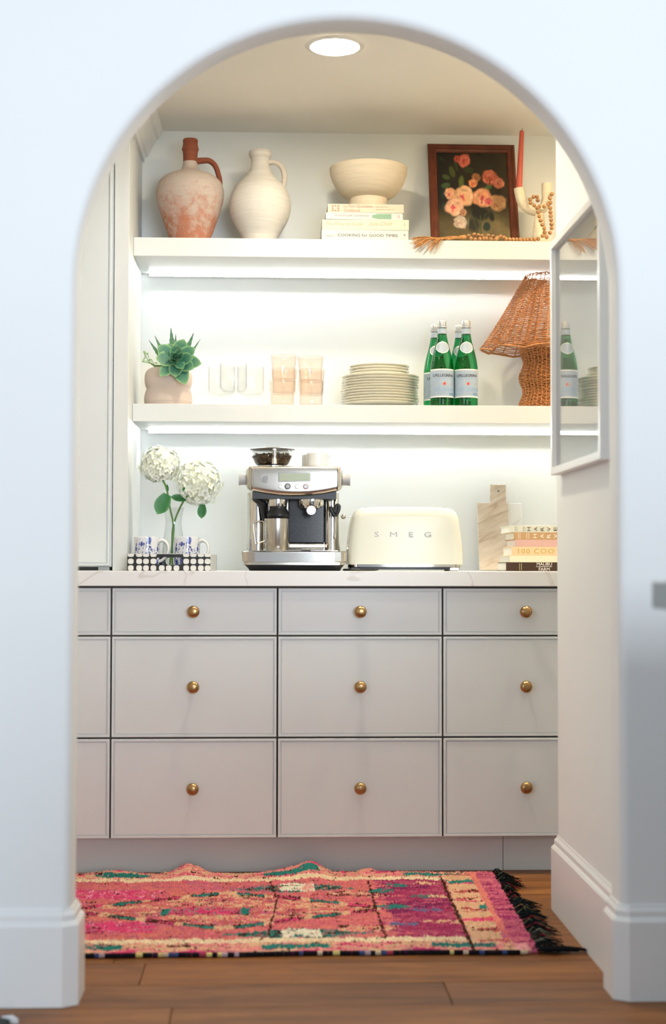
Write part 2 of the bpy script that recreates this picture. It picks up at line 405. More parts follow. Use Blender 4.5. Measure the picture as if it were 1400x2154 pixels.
knob_prof = smoothprof([(0, 0), (0.0085, 0.0), (0.0085, 0.002), (0.006, 0.004), (0.0055, 0.013), (0.011, 0.016), (0.0178, 0.0195), (0.0192, 0.0235), (0.017, 0.029), (0.0105, 0.0335), (0, 0.0345)], 3)
kv = lathe(knob_prof, 28); kv = ([(p[0], -p[2], p[1]) for p in kv[0]], [f for f in kv[1]])
knob_me = meshdata('knob', kv, MT['brass'], 60)
ZR = [(0.751, 0.897), (0.4335, 0.7455), (0.121, 0.4275)]
XCUT = [-1.012, -0.4935, 0.0245, 0.5435, 1.062]
cab_lab = ['three-drawer base cabinet half hidden behind the left side of the arch', 'three-drawer base cabinet under the patterned tray and flowers',
           'three-drawer base cabinet under the espresso machine and toaster, middle column of knobs', 'three-drawer base cabinet under the cookbooks, cut off by the right wall']
for ci in range(4):
    x0, x1 = XCUT[ci], XCUT[ci + 1]; xc = (x0 + x1) / 2
    t = thing('base_cabinet', cab_lab[ci], 'cabinet', (xc, YD, 0), group='painted base cabinets')
    w = x1 - x0
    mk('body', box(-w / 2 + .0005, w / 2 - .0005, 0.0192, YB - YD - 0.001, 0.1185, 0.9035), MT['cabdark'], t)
    for z0, z1 in ZR:
        d = mk('drawer', drawer_front(w - 0.0055, z1 - z0), MT['cab'], t, loc=(0, 0, (z0 + z1) / 2))
        kx = {1: at(406.5, 1448, YD).x, 2: at(757, 1448, YD).x, 3: at(1104, 1448, YD).x}.get(ci, xc) - xc
        mk('knob', knob_me, None, d, loc=(kx, 0.0019, 0.0))
for i, (a, b, lab) in enumerate([(-1.3, 0.744, 'long recessed toe kick board under the drawers behind the rug'), (0.7455, 1.4, 'short toe kick board right of the seam, by the right wall')]):
    tag(mk('toe_kick', rbox(a, b, 4.855, 4.873, 0.0, 0.118, 0.001), MT['cab']), lab, 'toe kick', 'toe kick boards')
tag(mk('countertop', bevel(box(-1.3, 1.4, 4.757, YB - .001, 0.904, 0.9515), 0.002, 2), MT['marble']), 'white veined marble countertop running over all the drawers', 'countertop')
# hutch standing on the counter at the left, with one visible door
XP = -0.461
h = thing('hutch_cabinet', 'tall painted hutch cabinet with a closed door, left of the lit shelves', 'cabinet', (-0.9, 4.95, 0.9515))
mk('body', rbox(-0.398, 0.389, 0.0, YB - 4.952, 0.012, ZC - 0.9525, 0.001), MT['cab'], h)
hd = ZC - 0.9515 - 0.03
dm = mk('door', drawer_front(0.78, hd), MT['cab'], h, loc=(-0.006, -0.0195, 0.0155 + hd / 2))
mk('plinth', box(-0.39, 0.345, 0.015, 0.2, 0.0, 0.0118), MT['black'], h)
mk('foot', box(0.347, 0.382, -0.010, 0.2, 0.0, 0.0118), MT['greyplastic'], h)
tag(mk('shelf_side_panel', rbox(-0.5085, XP, 4.945, YB - .001, 0.952, ZC - .0005, 0.001), MT['shelf']), 'upright white side panel between the hutch door and the open shelves', 'panel')
# shelves
Z1T, Z1B, Z2T, Z2B, YS = 2.071, 2.008, 1.510, 1.450, 5.10
tag(mk('wall_shelf', rbox(XP + .0005, 1.399, YS, YB - .001, Z1B, Z1T, 0.0012), MT['shelf']), 'thick white upper shelf carrying the clay jugs, bowl and painting', 'shelf', 'thick white shelves')
tag(mk('wall_shelf', rbox(XP + .0005, 1.399, YS, YB - .001, Z2B, Z2T, 0.0012), MT['shelf']), 'thick white lower shelf carrying the glasses, plates and bottles', 'shelf', 'thick white shelves')
for zb, lab in ((Z1B, 'glowing LED light strip under the upper shelf'), (Z2B, 'glowing LED light strip under the lower shelf')):
    t = thing('led_strip', lab, 'light', (0.46, 5.384, zb), group='under-shelf LED strips')
    mk('channel', box(-0.89, 0.92, 0.009, 0.0125, -0.013, -0.0002), MT['alu'], t)
    mk('diffuser', rbox(-0.89, 0.92, 0.0015, 0.0088, -0.0055, -0.0002, 0.001), MT['led'], t)
# recessed downlights: each is trim ring, glowing lens and its own beam
def downlight(label, x, y, lens, beam, cone=96):
    t = thing('recessed_downlight', label, 'light', (x, y, ZC), group='recessed pantry downlights')
    mk('trim_ring', lathe([(0.0715, -0.001), (0.074, -0.006), (0.083, -0.005), (0.088, -0.0025), (0.090, -0.0004)], 48), MT['whiteceramic'], t, 60)
    mk('lens', lathe([(0, -0.0045), (0.05, -0.0042), (0.0712, -0.003), (0.0712, -0.0006), (0, -0.0006)], 48), lens, t)
    sp = bpy.data.lights.new('downlight_beam', 'SPOT'); sp.energy = beam; sp.color = CAN_COLOR; sp.spot_size = math.radians(cone); sp.spot_blend = 0.7; sp.shadow_soft_size = 0.06
    o = bpy.data.objects.new('downlight_beam', sp); C.objects.link(o); o.parent = t; o.location = (0, 0, -0.012)
    return t
MT['can3'] = emission('alcove_downlight_lens', (1.0, 0.74, 0.40), CAN_STRENGTH * 0.75)
MT['can2'] = emission('added_downlight_lens', CAN_COLOR, CAN_STRENGTH * 0.12)  # lens of the two unseen walkway lights, added to lift drawers and floor
downlight('round recessed ceiling downlight glowing at the top of the arch', 0.19, 4.505, MT['can'], 18)
downlight('added fill downlight above the walkway, unseen behind the arch, left one', -0.45, 3.95, MT['can2'], 9)
downlight('added fill downlight above the walkway, unseen behind the arch, right one', 0.45, 3.95, MT['can2'], 9)
downlight('recessed downlight in the alcove hidden behind the right wall', 1.17, 4.6, MT['can3'], 45)
# framed glazed picture on the right wall
pf = thing('framed_picture', 'white framed glazed picture hanging on the right side wall', 'picture', (XW, 3.90, 1.222), group=None)
PY0, PY1, PH, PT = -0.315, 0.322, 0.652, 0.029
fw, ft = 0.020, PT
for nm, a in (('frame_rail', (PY0, PY1, 0, fw)), ('frame_rail', (PY0, PY1, PH - fw, PH)), ('frame_stile', (PY0, PY0 + fw, fw, PH - fw)), ('frame_stile', (PY1 - fw, PY1, fw, PH - fw))):
    mk(nm, rbox(-ft, -0.0005, a[0], a[1], a[2], a[3], 0.001), MT['trim'], pf)
def print_mat():
    m_, nt, b = newmat('pale_print'); v = coords(nt, 'Object', (1, 1, 1))
    f = noise(nt, v, 2.2, 2, 0.4)
    L(nt, ramp(nt, f, [(0.35, (0.88, 0.88, 0.87)), (0.55, (0.84, 0.85, 0.85)), (0.7, (0.78, 0.80, 0.82))]), b.inputs['Base Color']); b.inputs['Roughness'].default_value = 0.8; return m_
mk('print', box(-0.008, -0.006, PY0 + fw, PY1 - fw, fw, PH - fw), print_mat(), pf)
MT['pane'] = thin_glass('wavy_glazing', (1, 1, 1), 3.6, 0.01, streak=(2.5, 0.05), refl=1.0)
mk('glass_pane', box(-0.0165, -0.0145, PY0 + fw + .0002, PY1 - fw - .0002, fw + .0002, PH - fw - .0002), MT['pane'], pf)

# ------------------------------------------------------------------ upper shelf
def pxm(Y): return Y / F_PX           # metres per photo pixel on plane Y
YJ = 5.24
def clay(name, c_clay, c_wash, lo, hi, rough=0.9, top=None):
    m_, nt, b = newmat(name); v = coords(nt, 'Object', (1, 1, 1))
    sx = nt.nodes.new('ShaderNodeSeparateXYZ'); L(nt, v, sx.inputs[0])
    n1 = noise(nt, v, 30, 8, 0.72, 0.4); vs = coords(nt, 'Object', (4, 4, 60)); n2 = noise(nt, vs, 2.6, 5, 0.65)
    mr = nt.nodes.new('ShaderNodeMapRange'); mr.inputs[1].default_value = lo; mr.inputs[2].default_value = hi; L(nt, sx.outputs[2], mr.inputs[0])
    ad = nt.nodes.new('ShaderNodeMath'); ad.operation = 'MULTIPLY_ADD'; L(nt, n1, ad.inputs[0]); ad.inputs[1].default_value = 1.7; L(nt, mr.outputs[0], ad.inputs[2])
    mr.inputs[3].default_value = -0.85; mr.inputs[4].default_value = 0.15
    if top:
        mr2 = nt.nodes.new('ShaderNodeMapRange'); mr2.inputs[1].default_value = top[0]; mr2.inputs[2].default_value = top[1]; mr2.inputs[4].default_value = -1.2; L(nt, sx.outputs[2], mr2.inputs[0])
        a2 = nt.nodes.new('ShaderNodeMath'); a2.operation = 'ADD'; L(nt, ad.outputs[0], a2.inputs[0]); L(nt, mr2.outputs[0], a2.inputs[1]); fac = a2.outputs[0]
    else: fac = ad.outputs[0]
    c = ramp(nt, fac, [(0.28, c_clay), (0.48, tuple(0.5 * a + 0.5 * w for a, w in zip(c_clay, c_wash))), (0.75, c_wash)])
    c2 = ramp(nt, n2, [(0.3, (0.72, 0.71, 0.70)), (0.62, (1, 1, 1))])
    mx = nt.nodes.new('ShaderNodeMix'); mx.data_type = 'RGBA'; mx.blend_type = 'MULTIPLY'; mx.inputs['Factor'].default_value = 0.45; L(nt, c, mx.inputs[6]); L(nt, c2, mx.inputs[7])
    L(nt, mx.outputs[2], b.inputs['Base Color']); b.inputs['Roughness'].default_value = rough; bump(nt, b, n1, 0.3, 0.002); return m_
MT['terra'] = clay('washed_terracotta', srgb(178, 116, 90), srgb(190, 174, 162), -0.06, 0.26)
MT['terra_neck'] = clay('bare_terracotta', srgb(140, 76, 54), srgb(176, 130, 108), 0.9, 1.2)
MT['lime'] = clay('limewashed_clay', srgb(200, 172, 140), srgb(214, 208, 199), -0.55, 0.02)
MT['lime_handle'] = clay('limewashed_clay_handle', srgb(190, 140, 108), srgb(216, 205, 192), -0.75, -0.42)
u1 = 1 / 3.111 * pxm(YJ)
def jug(name, label, cx, basey, prof, hpts, hr, m_body, m_neck, m_handle, neck_from):
    p = at(cx, basey, YJ); t = thing(name, label, 'jug', (p.x, YJ, Z1T), group='clay jugs')
    dz_ = (YJ - 5.10) * 0.217      # part of the foot lies below the line of sight over the shelf edge
    P = [(prof[0][1] * u1 * 0.88, 0.0)] + [(hw * u1, (prof[0][0] - y) * u1 + dz_) for y, hw in prof]
    sm = smoothprof(P, 4); zt = sm[-1][1]
    rt = sm[-1][0]
    full = [(0, 0.0)] + sm + [(rt - 0.006, zt + 0.001), (rt - 0.010, zt - 0.01), (rt - 0.012, zt - 0.05), (0, zt - 0.055)]
    lowp = [q for q in full if q[1] <= neck_from]; 
    k = max(i for i, q in enumerate(full) if q[1] <= neck_from and i < len(sm) + 1) if neck_from < zt - .06 else len(full) - 1
    mk('body', lathe(full[:k + 1], 56), m_body, t, 60)
    if k < len(full) - 1: mk('neck', lathe(full[k:], 56), m_neck, t, 60)
    hp = [((x - cx_zoom) * u1, 0.0, (prof[0][0] - y) * u1 + dz_) for x, y, cx_zoom in hpts]
    hp = cr(hp, 6); rr = np.interp(np.linspace(0, 1, len(hp)), np.linspace(0, 1, len(hr)), [q * u1 for q in hr])
    mk('handle', tube(hp, list(rr), 12, flat=1.25), m_handle, t, 60)
    return t
jug('clay_jug', 'terracotta jug with a tall narrow neck, left end of the upper shelf', 399.2, 500.6,
    [(812, 138), (780, 150), (740, 164), (680, 186), (600, 211), (540, 222), (500, 221), (460, 210), (430, 188), (405, 155), (388, 115), (372, 72), (350, 54), (320, 48), (280, 47), (245, 50), (228, 56), (215, 53), (190, 48), (172, 50), (160, 46)],
    [(500, 305, 464), (545, 300, 464), (590, 302, 464), (628, 335, 464), (650, 395, 464), (660, 450, 464), (650, 495, 464)], [22, 20, 19, 18, 17, 17, 18], MT['terra'], MT['terra_neck'], MT['terra_neck'], (812 - 300) * u1 + .03)
jug('clay_jug', 'chalky white clay jug with a flared lip, beside the terracotta jug', 546.5, 503,
    [(818, 118), (790, 133), (750, 156), (700, 182), (650, 198), (600, 203), (550, 196), (500, 176), (460, 147), (425, 112), (390, 82), (345, 63), (312, 59), (290, 62), (280, 69), (262, 76), (245, 74), (238, 70)],
    [(965, 316, 922), (1010, 312, 922), (1045, 325, 922), (1072, 362, 922), (1082, 410, 922), (1076, 460, 922), (1062, 492, 922)], [17, 16, 17, 18, 18, 18, 18], MT['lime'], MT['lime'], MT['lime_handle'], 9)

# ---- books
def book(label, cover, x0, x1, y0, y1, Yf, dep, zb, pages=None, rot=0.0, group='cookbooks', hard=True):
    "lies flat, spine towards the room; x0..x1, y0..y1 in photo pixels on plane Yf; zb its lower face"
    u = pxm(Yf); w = (x1 - x0) * u; hgt = (y1 - y0) * u; c = at((x0 + x1) / 2, (y0 + y1) / 2, Yf)
    t = thing('book', label, 'book', (c.x, Yf, zb), (0, 0, rot), group)
    b = 0.0022
    prof = [(0.0, 0.0), (0.0, hgt), (dep, hgt), (dep, hgt - b), (0.004, hgt - b), (0.004, b), (dep, b), (dep, 0.0)]
    V = [(-w / 2, y, z) for y, z in prof] + [(w / 2, y, z) for y, z in prof]; n = len(prof)
    Fc = [tuple(range(n)), tuple(range(2 * n - 1, n - 1, -1))] + [((k + 1) % n, k, k + n, (k + 1) % n + n) for k in range(n)]
    mk('cover', bevel((V, Fc), 0.0007), cover, t)
    mk('pages', box(-w / 2 + 0.003, w / 2 - 0.003, 0.0045, dep - 0.003, b + 0.0001, hgt - b - 0.0001), pages or MT['paper'], t)
    return t, w, hgt
MT['paper'] = plain('page_block', (0.80, 0.77, 0.68), 0.9, var=0.06, nscale=300, stretch=(0.05, 0.05, 3))
def ink(name, c): return plain(name, c, 0.6, var=0.02)
I_grey = ink('grey_ink', srgb(150, 147, 142)); I_dark = ink('charcoal_ink', srgb(56, 58, 62)); I_rose = ink('rose_ink', srgb(172, 124, 112)); I_gold = ink('gold_foil', srgb(206, 168, 84))
I_red = ink('red_ink', srgb(190, 90, 90)); I_green = ink('sage_print', srgb(130, 165, 140)); I_tan = ink('tan_ink', srgb(176, 166, 132)); I_white = ink('white_ink', srgb(240, 236, 228)); I_blue = ink('blue_ink', srgb(120, 150, 190))
YK = 5.112; zz = Z1T
def cov(name, c): return plain(name, srgb(c), 0.45, var=0.015)
YK0 = YK
stack = [('white cookbook at the bottom of the upper stack, charcoal lettering', (675, 859.8, 484.5, 506.3), (204, 203, 200)),
         ('thick ivory cookbook with pale cursive spine lettering in the upper stack', (675.9, 860.7, 459.5, 482), (206, 201, 186)),
         ('thin white cookbook with a green bottle on its spine', (684, 848, 444.5, 459), (204, 204, 202)),
         ('cream cookbook with rose lettering right under the footed bowl', (687.9, 850, 425.7, 444.4), (198, 190, 172))]
H = {}
for i, (lab, (a, b, c, d), col) in enumerate(stack):
    t, w, hg = book(lab, cov('cover_paper_%d' % i, col), a, b, c, d, YK, 0.225 - 0.008 * i, zz, rot=[0.0, -0.01, 0.012, 0.0][i], group='stack of pale cookbooks')
    zz += hg; H[i] = (t, w, hg)
def title(t, key, fx0, fx1, fz0, fz1, w, hg, mat, name='spine_title'):
    mk(name, fit(key, -w / 2 + fx0 * w, -w / 2 + fx1 * w, fz0 * hg, fz1 * hg, -0.0003), mat, t)
t, w, hg = H[0]; title(t, 'good', .185, .875, .36, .62, w, hg, I_dark); title(t, 'kahan', .05, .13, .36, .48, w, hg, I_grey)
mk('spine_band', box(-w / 2 + .004, -w / 2 + .17 * w, -0.0004, 0.001, hg * .62, hg * .93), ink('grey_band', srgb(205, 205, 206)), t)
mk('publisher_mark', disc_y(w * .455, hg * .55, 0.004, -0.0004, 0.001, 6), I_grey, t)
t, w, hg = H[1]; title(t, 'way', .04, .475, .33, .76, w, hg, I_tan); title(t, 'julia', .535, .81, .33, .80, w, hg, I_tan); mk('publisher_mark', box(w * .445, w * .455, -0.0004, 0.001, hg * .4, hg * .68), I_tan, t)
t, w, hg = H[2]; title(t, 'green', .11, .56, .42, .84, w, hg, I_grey)
bx0, bx1 = -w / 2 + .60 * w, -w / 2 + .85 * w
mk('bottle_print', prism([(bx0, hg * .3), (bx0 + .02, hg * .12), (bx1, hg * .12), (bx1, hg * .88), (bx0 + .02, hg * .88), (bx0, hg * .66)], -0.0004, 0.001), I_green, t)
mk('publisher_mark', lathe([(0.0030, -0.0002), (0.0042, -0.0002), (0.0042, 0.0002), (0.0030, 0.0002), (0.0030, -0.0002)], 16), I_red, t, loc=(w * .445, -0.0003, hg * .5), rot=(PI / 2, 0, 0))
t, w, hg = H[3]; title(t, 'pain1', .21, .59, .54, .90, w, hg, I_rose); title(t, 'pain2', .21, .43, .10, .46, w, hg, I_rose); title(t, 'auth', .63, .80, .60, .80, w, hg, I_tan); title(t, 'auth2', .63, .86, .28, .48, w, hg, I_tan)
for i in range(3):
    for j in range(3):
        if (i, j) != (1, 1): mk('emblem', box(-w / 2 + .055 * w + i * .0095, -w / 2 + .055 * w + i * .0095 + .006, -0.0004, 0.001, hg * (.14 + .26 * j), hg * (.14 + .26 * j) + hg * .18), I_rose, t)
# ---- footed bowl
MT['bisque'] = clay('cream_stoneware', srgb(200, 180, 152), srgb(216, 203, 182), -0.6, -0.1)
YBW = 5.236; pb = at(774.5, 426, YBW); HBW = at(774.5, 355, YBW).z - zz; df = HBW - 0.118
t = thing('footed_bowl', 'cream stoneware bowl on a wide foot, on top of the cookbook stack', 'bowl', (pb.x, YBW, zz))
zr = HBW
mk('bowl', lathe(smoothprof([(r, (z - .034) * (HBW - .034 - .3 * df) / .084 + .034 + .3 * df) for r, z in [(0.0, 0.034), (0.055, 0.034), (0.072, 0.037), (0.093, 0.046), (0.111, 0.062), (0.125, 0.082), (0.133, 0.101), (0.1355, 0.116), (0.1335, 0.118), (0.130, 0.113), (0.118, 0.082), (0.09, 0.055), (0.0, 0.044)]], 3), 64), MT['bisque'], t, 60)
mk('foot', lathe([(0, 0), (0.064, 0), (0.0655, 0.002), (0.0645, 0.018), (0.066, 0.034 + .3 * df), (0.066, 0.041 + .3 * df), (0.0, 0.041 + .3 * df)], 56), MT['bisque'], t, 50)

# ---- painting
def paint_canvas(nx=150, nz=170):
    X, Z = np.meshgrid(np.linspace(280, 892, nx), np.linspace(1052, 290, nz)); cols = np.zeros((nz, nx, 3))
    g = (X - 280) / 612; h_ = (Z - 290) / 715
    n = vnoise(X / 60, Z / 60, 3) * 0.6 + vnoise(X / 22, Z / 22, 5) * 0.4
    bg = np.array(srgb(24, 22, 16))[None, None] * (1 - g * .5)[..., None] + (g * .5)[..., None] * np.array(srgb(62, 54, 32))
    low = np.clip((h_ - .62) / .2, 0, 1)[..., None] * (0.5 + 0.5 * g)[..., None]
    cols[:] = bg * (1 - low) + low * np.array(srgb(112, 98, 66)); cols *= (0.75 + 0.5 * n)[..., None]
    def blob(cx, cz, rx, rz, col, soft=.25, wob=.18, seed=0, ang=0):
        dx, dz = X - cx, Z - cz; ca, sa = math.cos(ang), math.sin(ang); a_, b_ = dx * ca + dz * sa, -dx * sa + dz * ca
        th = np.arctan2(b_, a_); r = np.sqrt((a_ / rx) ** 2 + (b_ / rz) ** 2) * (1 + wob * (vnoise(th * 2.2 + 20, r0 := np.full_like(th, seed * 7.3), seed) - .5))
        al = np.clip((1 - r) / soft, 0, 1)[..., None]; cols[:] = cols * (1 - al) + al * np.asarray(col); return r
    def leaf(cx, cz, rx, rz, ang, c): blob(cx, cz, rx, rz, srgb(*c), .3, .1, int(cx), ang)
    for a in [(415, 455, 28, 58, -.3, (74, 78, 34)), (360, 500, 40, 22, .3, (70, 82, 38)), (355, 570, 45, 26, -.2, (62, 84, 52)), (490, 540, 26, 60, .1, (88, 96, 42)), (560, 440, 50, 30, .2, (50, 54, 24)), (720, 580, 38, 22, -.4, (70, 96, 48)),
              (450, 400, 14, 60, -.2, (52, 62, 28)), (330, 640, 26, 50, .2, (24, 46, 44)), (335, 745, 26, 36, 0, (30, 52, 50)), (640, 800, 90, 60, .1, (20, 24, 16)), (690, 905, 36, 46, .2, (26, 48, 44)), (735, 820, 26, 50, -.2, (22, 30, 20)), (600, 700, 60, 90, 0, (22, 22, 14)), (750, 410, 36, 20, -.5, (34, 40, 22)), (330, 350, 40, 14, .6, (40, 48, 26))]: leaf(*a)
    blob(580, 890, 72, 80, srgb(52, 50, 38), .5, .05, 4); blob(580, 890, 58, 68, srgb(40, 40, 30), .6, .05, 4); blob(535, 870, 8, 55, srgb(120, 118, 100), .8, .1, 2, .1)
    for (x0, z0, x1, z1) in ((620, 960, 560, 800), (640, 960, 640, 820), (600, 960, 690, 800)):
        for q in np.linspace(0, 1, 14): blob(x0 + (x1 - x0) * q, z0 + (z1 - z0) * q, 7, 9, srgb(60, 66, 40), .6, 0, 1)
    def rose(cx, cz, r, outer, mid, core, seed):
        r *= 1.18
        rs = np.random.default_rng(seed)
        blob(cx, cz, r, r * .95, srgb(*outer), .25, .3, seed)
        for k in range(16):
            a = rs.uniform(0, 2 * PI); q = rs.uniform(.35, .8) * r; c = np.array(srgb(*outer)) * rs.uniform(.62, 1.18) if k % 2 else np.array(srgb(*mid)) * rs.uniform(.8, 1.15)
            blob(cx + q * math.cos(a), cz + q * math.sin(a), r * .38, r * .2, np.clip(c, 0, 1), .7, .2, seed + k, a + PI / 2)
        for k in range(7):
            a = rs.uniform(0, 2 * PI); q = rs.uniform(0, .28) * r; blob(cx + q * math.cos(a) - r * .1, cz + q * math.sin(a) + r * .15, r * .2, r * .13, np.array(srgb(*core)) * rs.uniform(.7, 1.2), .7, .2, seed + k, a)
    rose(520, 362, 54, (196, 96, 76), (214, 120, 96), (170, 60, 50), 1); rose(464, 345, 28, (170, 70, 56), (190, 90, 70), (150, 50, 42), 2)
    rose(620, 500, 36, (150, 98, 60), (180, 120, 76), (120, 70, 40), 3); rose(592, 548, 36, (214, 130, 84), (230, 160, 110), (200, 90, 60), 4)
    rose(740, 500, 62, (190, 96, 72), (206, 120, 90), (150, 70, 50), 5); rose(812, 545, 44, (186, 104, 78), (200, 130, 100), (150, 80, 60), 6)
    rose(790, 715, 70, (176, 130, 88), (196, 152, 104), (150, 96, 60), 7); rose(390, 636, 46, (226, 160, 124), (236, 180, 144), (214, 110, 96), 8)
    rose(505, 655, 80, (228, 176, 132), (236, 190, 150), (214, 88, 92), 9); rose(668, 672, 76, (222, 150, 110), (232, 176, 136), (190, 70, 80), 10)
    rose(715, 700, 30, (206, 90, 96), (214, 110, 106), (180, 50, 70), 11); rose(420, 745, 72, (228, 172, 140), (236, 190, 160), (214, 84, 96), 12); rose(468, 872, 52, (196, 176, 156), (206, 186, 170), (190, 150, 140), 13)
    rose(495, 790, 30, (180, 130, 100), (196, 150, 120), (150, 90, 70), 14)
    for (x0, z0, x1, z1) in ((770, 580, 880, 680), (740, 520, 730, 560)):
        for q in np.linspace(0, 1, 20): blob(x0 + (x1 - x0) * q, z0 + (z1 - z0) * q, 5, 5, srgb(50, 40, 22), .6, 0, 1)
    return cols
YP = 5.285; up = 0.25 * pxm(YP); pp = at(1000.5, 504, YP)
LEAN = math.radians(17.0); FWP = 0.031; WP = 0.314
HP = (at(994, 304, 5.40).z - Z1T) / math.cos(LEAN)
t = thing('framed_painting', 'dark oil painting of pink roses in a reddish wood frame leaning on the wall', 'painting', (pp.x, YP + 0.012, Z1T + 0.0005), (-LEAN, 0, 0))
MT['framewood'] = plain('reddish_frame_wood', srgb(96, 44, 24), 0.32, var=0.25, nscale=30, stretch=(1, 1, 1)); MT['framewood2'] = plain('dark_frame_edge', srgb(44, 22, 14), 0.35, var=0.2)
def frame_member(L_, horizontal):
    prof = [(0, 0.0), (0.0, -0.012), (0.004, -0.016), (0.011, -0.016), (0.013, -0.013), (0.018, -0.012), (0.024, -0.0135), (0.028, -0.011), (FWP, -0.006), (FWP, 0.0)]
    S = []
    for s in (-1, 1): S.append([(s * (L_ / 2 - o), y, o) for o, y in prof])
    return loft(S)
for nm, L_, M_ in (('frame_rail', WP, Matrix.Identity(4)), ('frame_rail', WP, Matrix.Translation((0, 0, HP)) @ Matrix.Rotation(PI, 4, 'Y')),
                   ('frame_stile', HP, Matrix.Translation((WP / 2, 0, HP / 2)) @ Matrix.Rotation(-PI / 2, 4, 'Y')), ('frame_stile', HP, Matrix.Translation((-WP / 2, 0, HP / 2)) @ Matrix.Rotation(PI / 2, 4, 'Y'))):
    mk(nm, xform(frame_member(L_, True), M_), MT['framewood'], t, 20)
nx, nz = 150, 170; cc = paint_canvas(nx, nz); xs = np.linspace(-WP / 2 + FWP - .002, WP / 2 - FWP + .002, nx); zs = np.linspace(FWP - .002, HP - FWP + .002, nz)
GX, GZ = np.meshgrid(xs, zs); GV = np.stack([GX, np.full_like(GX, -0.005), GZ], -1).reshape(-1, 3)
GF = [(j * nx + i, j * nx + i + 1, (j + 1) * nx + i + 1, (j + 1) * nx + i) for j in range(nz - 1) for i in range(nx - 1)]
mk('canvas', (GV.tolist(), GF), vcol('oil_paint', 0.45, 0.4), t, cols=cc.reshape(-1, 3))
mk('backing', box(-WP / 2 + .006, WP / 2 - .006, -0.004, -0.0005, 0.006, HP - 0.006), MT['framewood2'], t)

# ---- candle holder, candle, bead garland
uh = 0.25
YH = 5.24
MT['matteceramic'] = clay('cream_matte_ceramic', srgb(222, 205, 172), srgb(234, 222, 198), -0.6, -0.2)
hb = at(850 + 1150 * uh, 506, YH)
t = thing('candle_holder', 'cream ceramic candle holder with two upturned arms on a cone foot, by the right wall', 'candle holder', (hb.x, YH, Z1T))
def zp(x, y, Y=YH): return at(850 + x * uh, 250 + y * uh, Y)
def loc(p, o): return (p[0] - o.location.x, p[1] - o.location.y, p[2] - o.location.z)
arm = [(962, 584), (968, 625), (985, 690), (1025, 745), (1085, 775), (1140, 772), (1178, 735), (1194, 680), (1196, 610), (1196, 545)]
hp_ = cr([loc(zp(*q), t) for q in arm], 5); nr = len(hp_)
mk('arms', tube(hp_, [0.0176 * (1 - 0.06 * math.sin(PI * i / (nr - 1))) for i in range(nr)], 24), MT['matteceramic'], t, 60)
cb = loc(zp(1128, 790), t)
mk('foot', xform(lathe([(0, 0), (0.047, 0), (0.048, 0.004), (0.040, 0.016), (0.026, 0.045), (0.016, cb[2] - 0.004), (0, cb[2])], 32), Matrix.Translation((cb[0] + 0.003, 0, 0))), MT['matteceramic'], t, 60)
p0, p1 = zp(964, 584), zp(988, 98)
t2 = thing('taper_candle', 'dusty red taper candle standing in the left arm of the holder', 'candle', p0 + Vector((0, 0, 0.0005)))
d = p1 - p0
mk('wax', tube([Vector((0, 0, 0)) + d * q for q in (0, .3, .6, .9, .985, 1)], [0.0112, 0.0104, 0.0094, 0.0084, 0.0078, 0.0045], 20), plain('red_wax', srgb(190, 84, 66), 0.45, var=0.03), t2, 50)
mk('wick', tube([d, d + Vector((0.001, 0, 0.004)), d + Vector((0.003, 0, 0.007))], 0.0008, 6), MT['black'], t2)
beadmat = plain('natural_wood_bead', srgb(176, 130, 84), 0.6, var=0.22, nscale=90, stretch=(1, 1, 3))
gb = zp(640, 1025, 5.125)
t3 = thing('bead_garland', 'wooden bead garland with a jute tassel draped over the candle holder', 'garland', (gb.x, 5.125, Z1T))
bd = lathe(smoothprof([(0.0012, -0.0058), (0.0045, -0.0054), (0.0070, -0.0025), (0.0073, 0), (0.0070, 0.0025), (0.0045, 0.0054), (0.0012, 0.0058)], 2), 14)
bead_me = meshdata('bead', bd, beadmat, 60)
heap = [(540, 985, 5.13), (560, 1005, 5.112), (588, 975, 5.135), (595, 1018, 5.112), (620, 980, 5.13), (632, 1022, 5.108), (652, 985, 5.13), (668, 1008, 5.116), (690, 1008, 5.112), (705, 985, 5.135), (728, 1022, 5.108), (745, 990, 5.13), (770, 1022, 5.108), (782, 1000, 5.122), (808, 990, 5.125), (835, 998, 5.125), (855, 1012, 5.125)]
run = [(885, 1016, 5.13), (915, 1016, 5.135), (946, 1016, 5.14), (976, 1016, 5.14), (1006, 1016, 5.145), (1036, 1016, 5.15), (1066, 1016, 5.15), (1096, 1015, 5.155), (1127, 1008, 5.16), (1162, 985, 5.165), (1180, 955, 5.17), (1176, 922, 5.172), (1160, 890, 5.175), (1146, 855, 5.18), (1135, 820, 5.185), (1126, 785, 5.19), (1116, 750, 5.195), (1092, 728, 5.2),
       (1062, 708, 5.205), (1058, 678, 5.21), (1085, 656, 5.215), (1115, 655, 5.215), (1122, 685, 5.215), (1134, 738, 5.2), (1174, 736, 5.2), (1210, 722, 5.2), (1228, 706, 5.198), (1224, 668, 5.205), (1240, 634, 5.21), (1226, 750, 5.19), (1229, 784, 5.188), (1231, 818, 5.185), (1234, 852, 5.183), (1239, 886, 5.18), (1239, 920, 5.175), (1225, 958, 5.17), (1198, 992, 5.16)]
allb = heap + run
for i, (x, y, Y) in enumerate(allb):
    p = zp(x, y, Y); nxt = allb[min(i + 1, len(allb) - 1)]; q = zp(*nxt); dv = (q - p)
    if dv.length < 1e-5: dv = Vector((1, 0, 0))
    z_ = max(p.z, Z1T + 0.0074) if Y > YS + 0.004 else p.z
    o = mk('bead', bead_me, None, t3, loc=(p.x - gb.x, p.y - 5.125, z_ - Z1T)); o.rotation_euler = dv.to_track_quat('Z', 'Y').to_euler()
    s = random.uniform(0.93, 1.06); o.scale = (s, s, s)
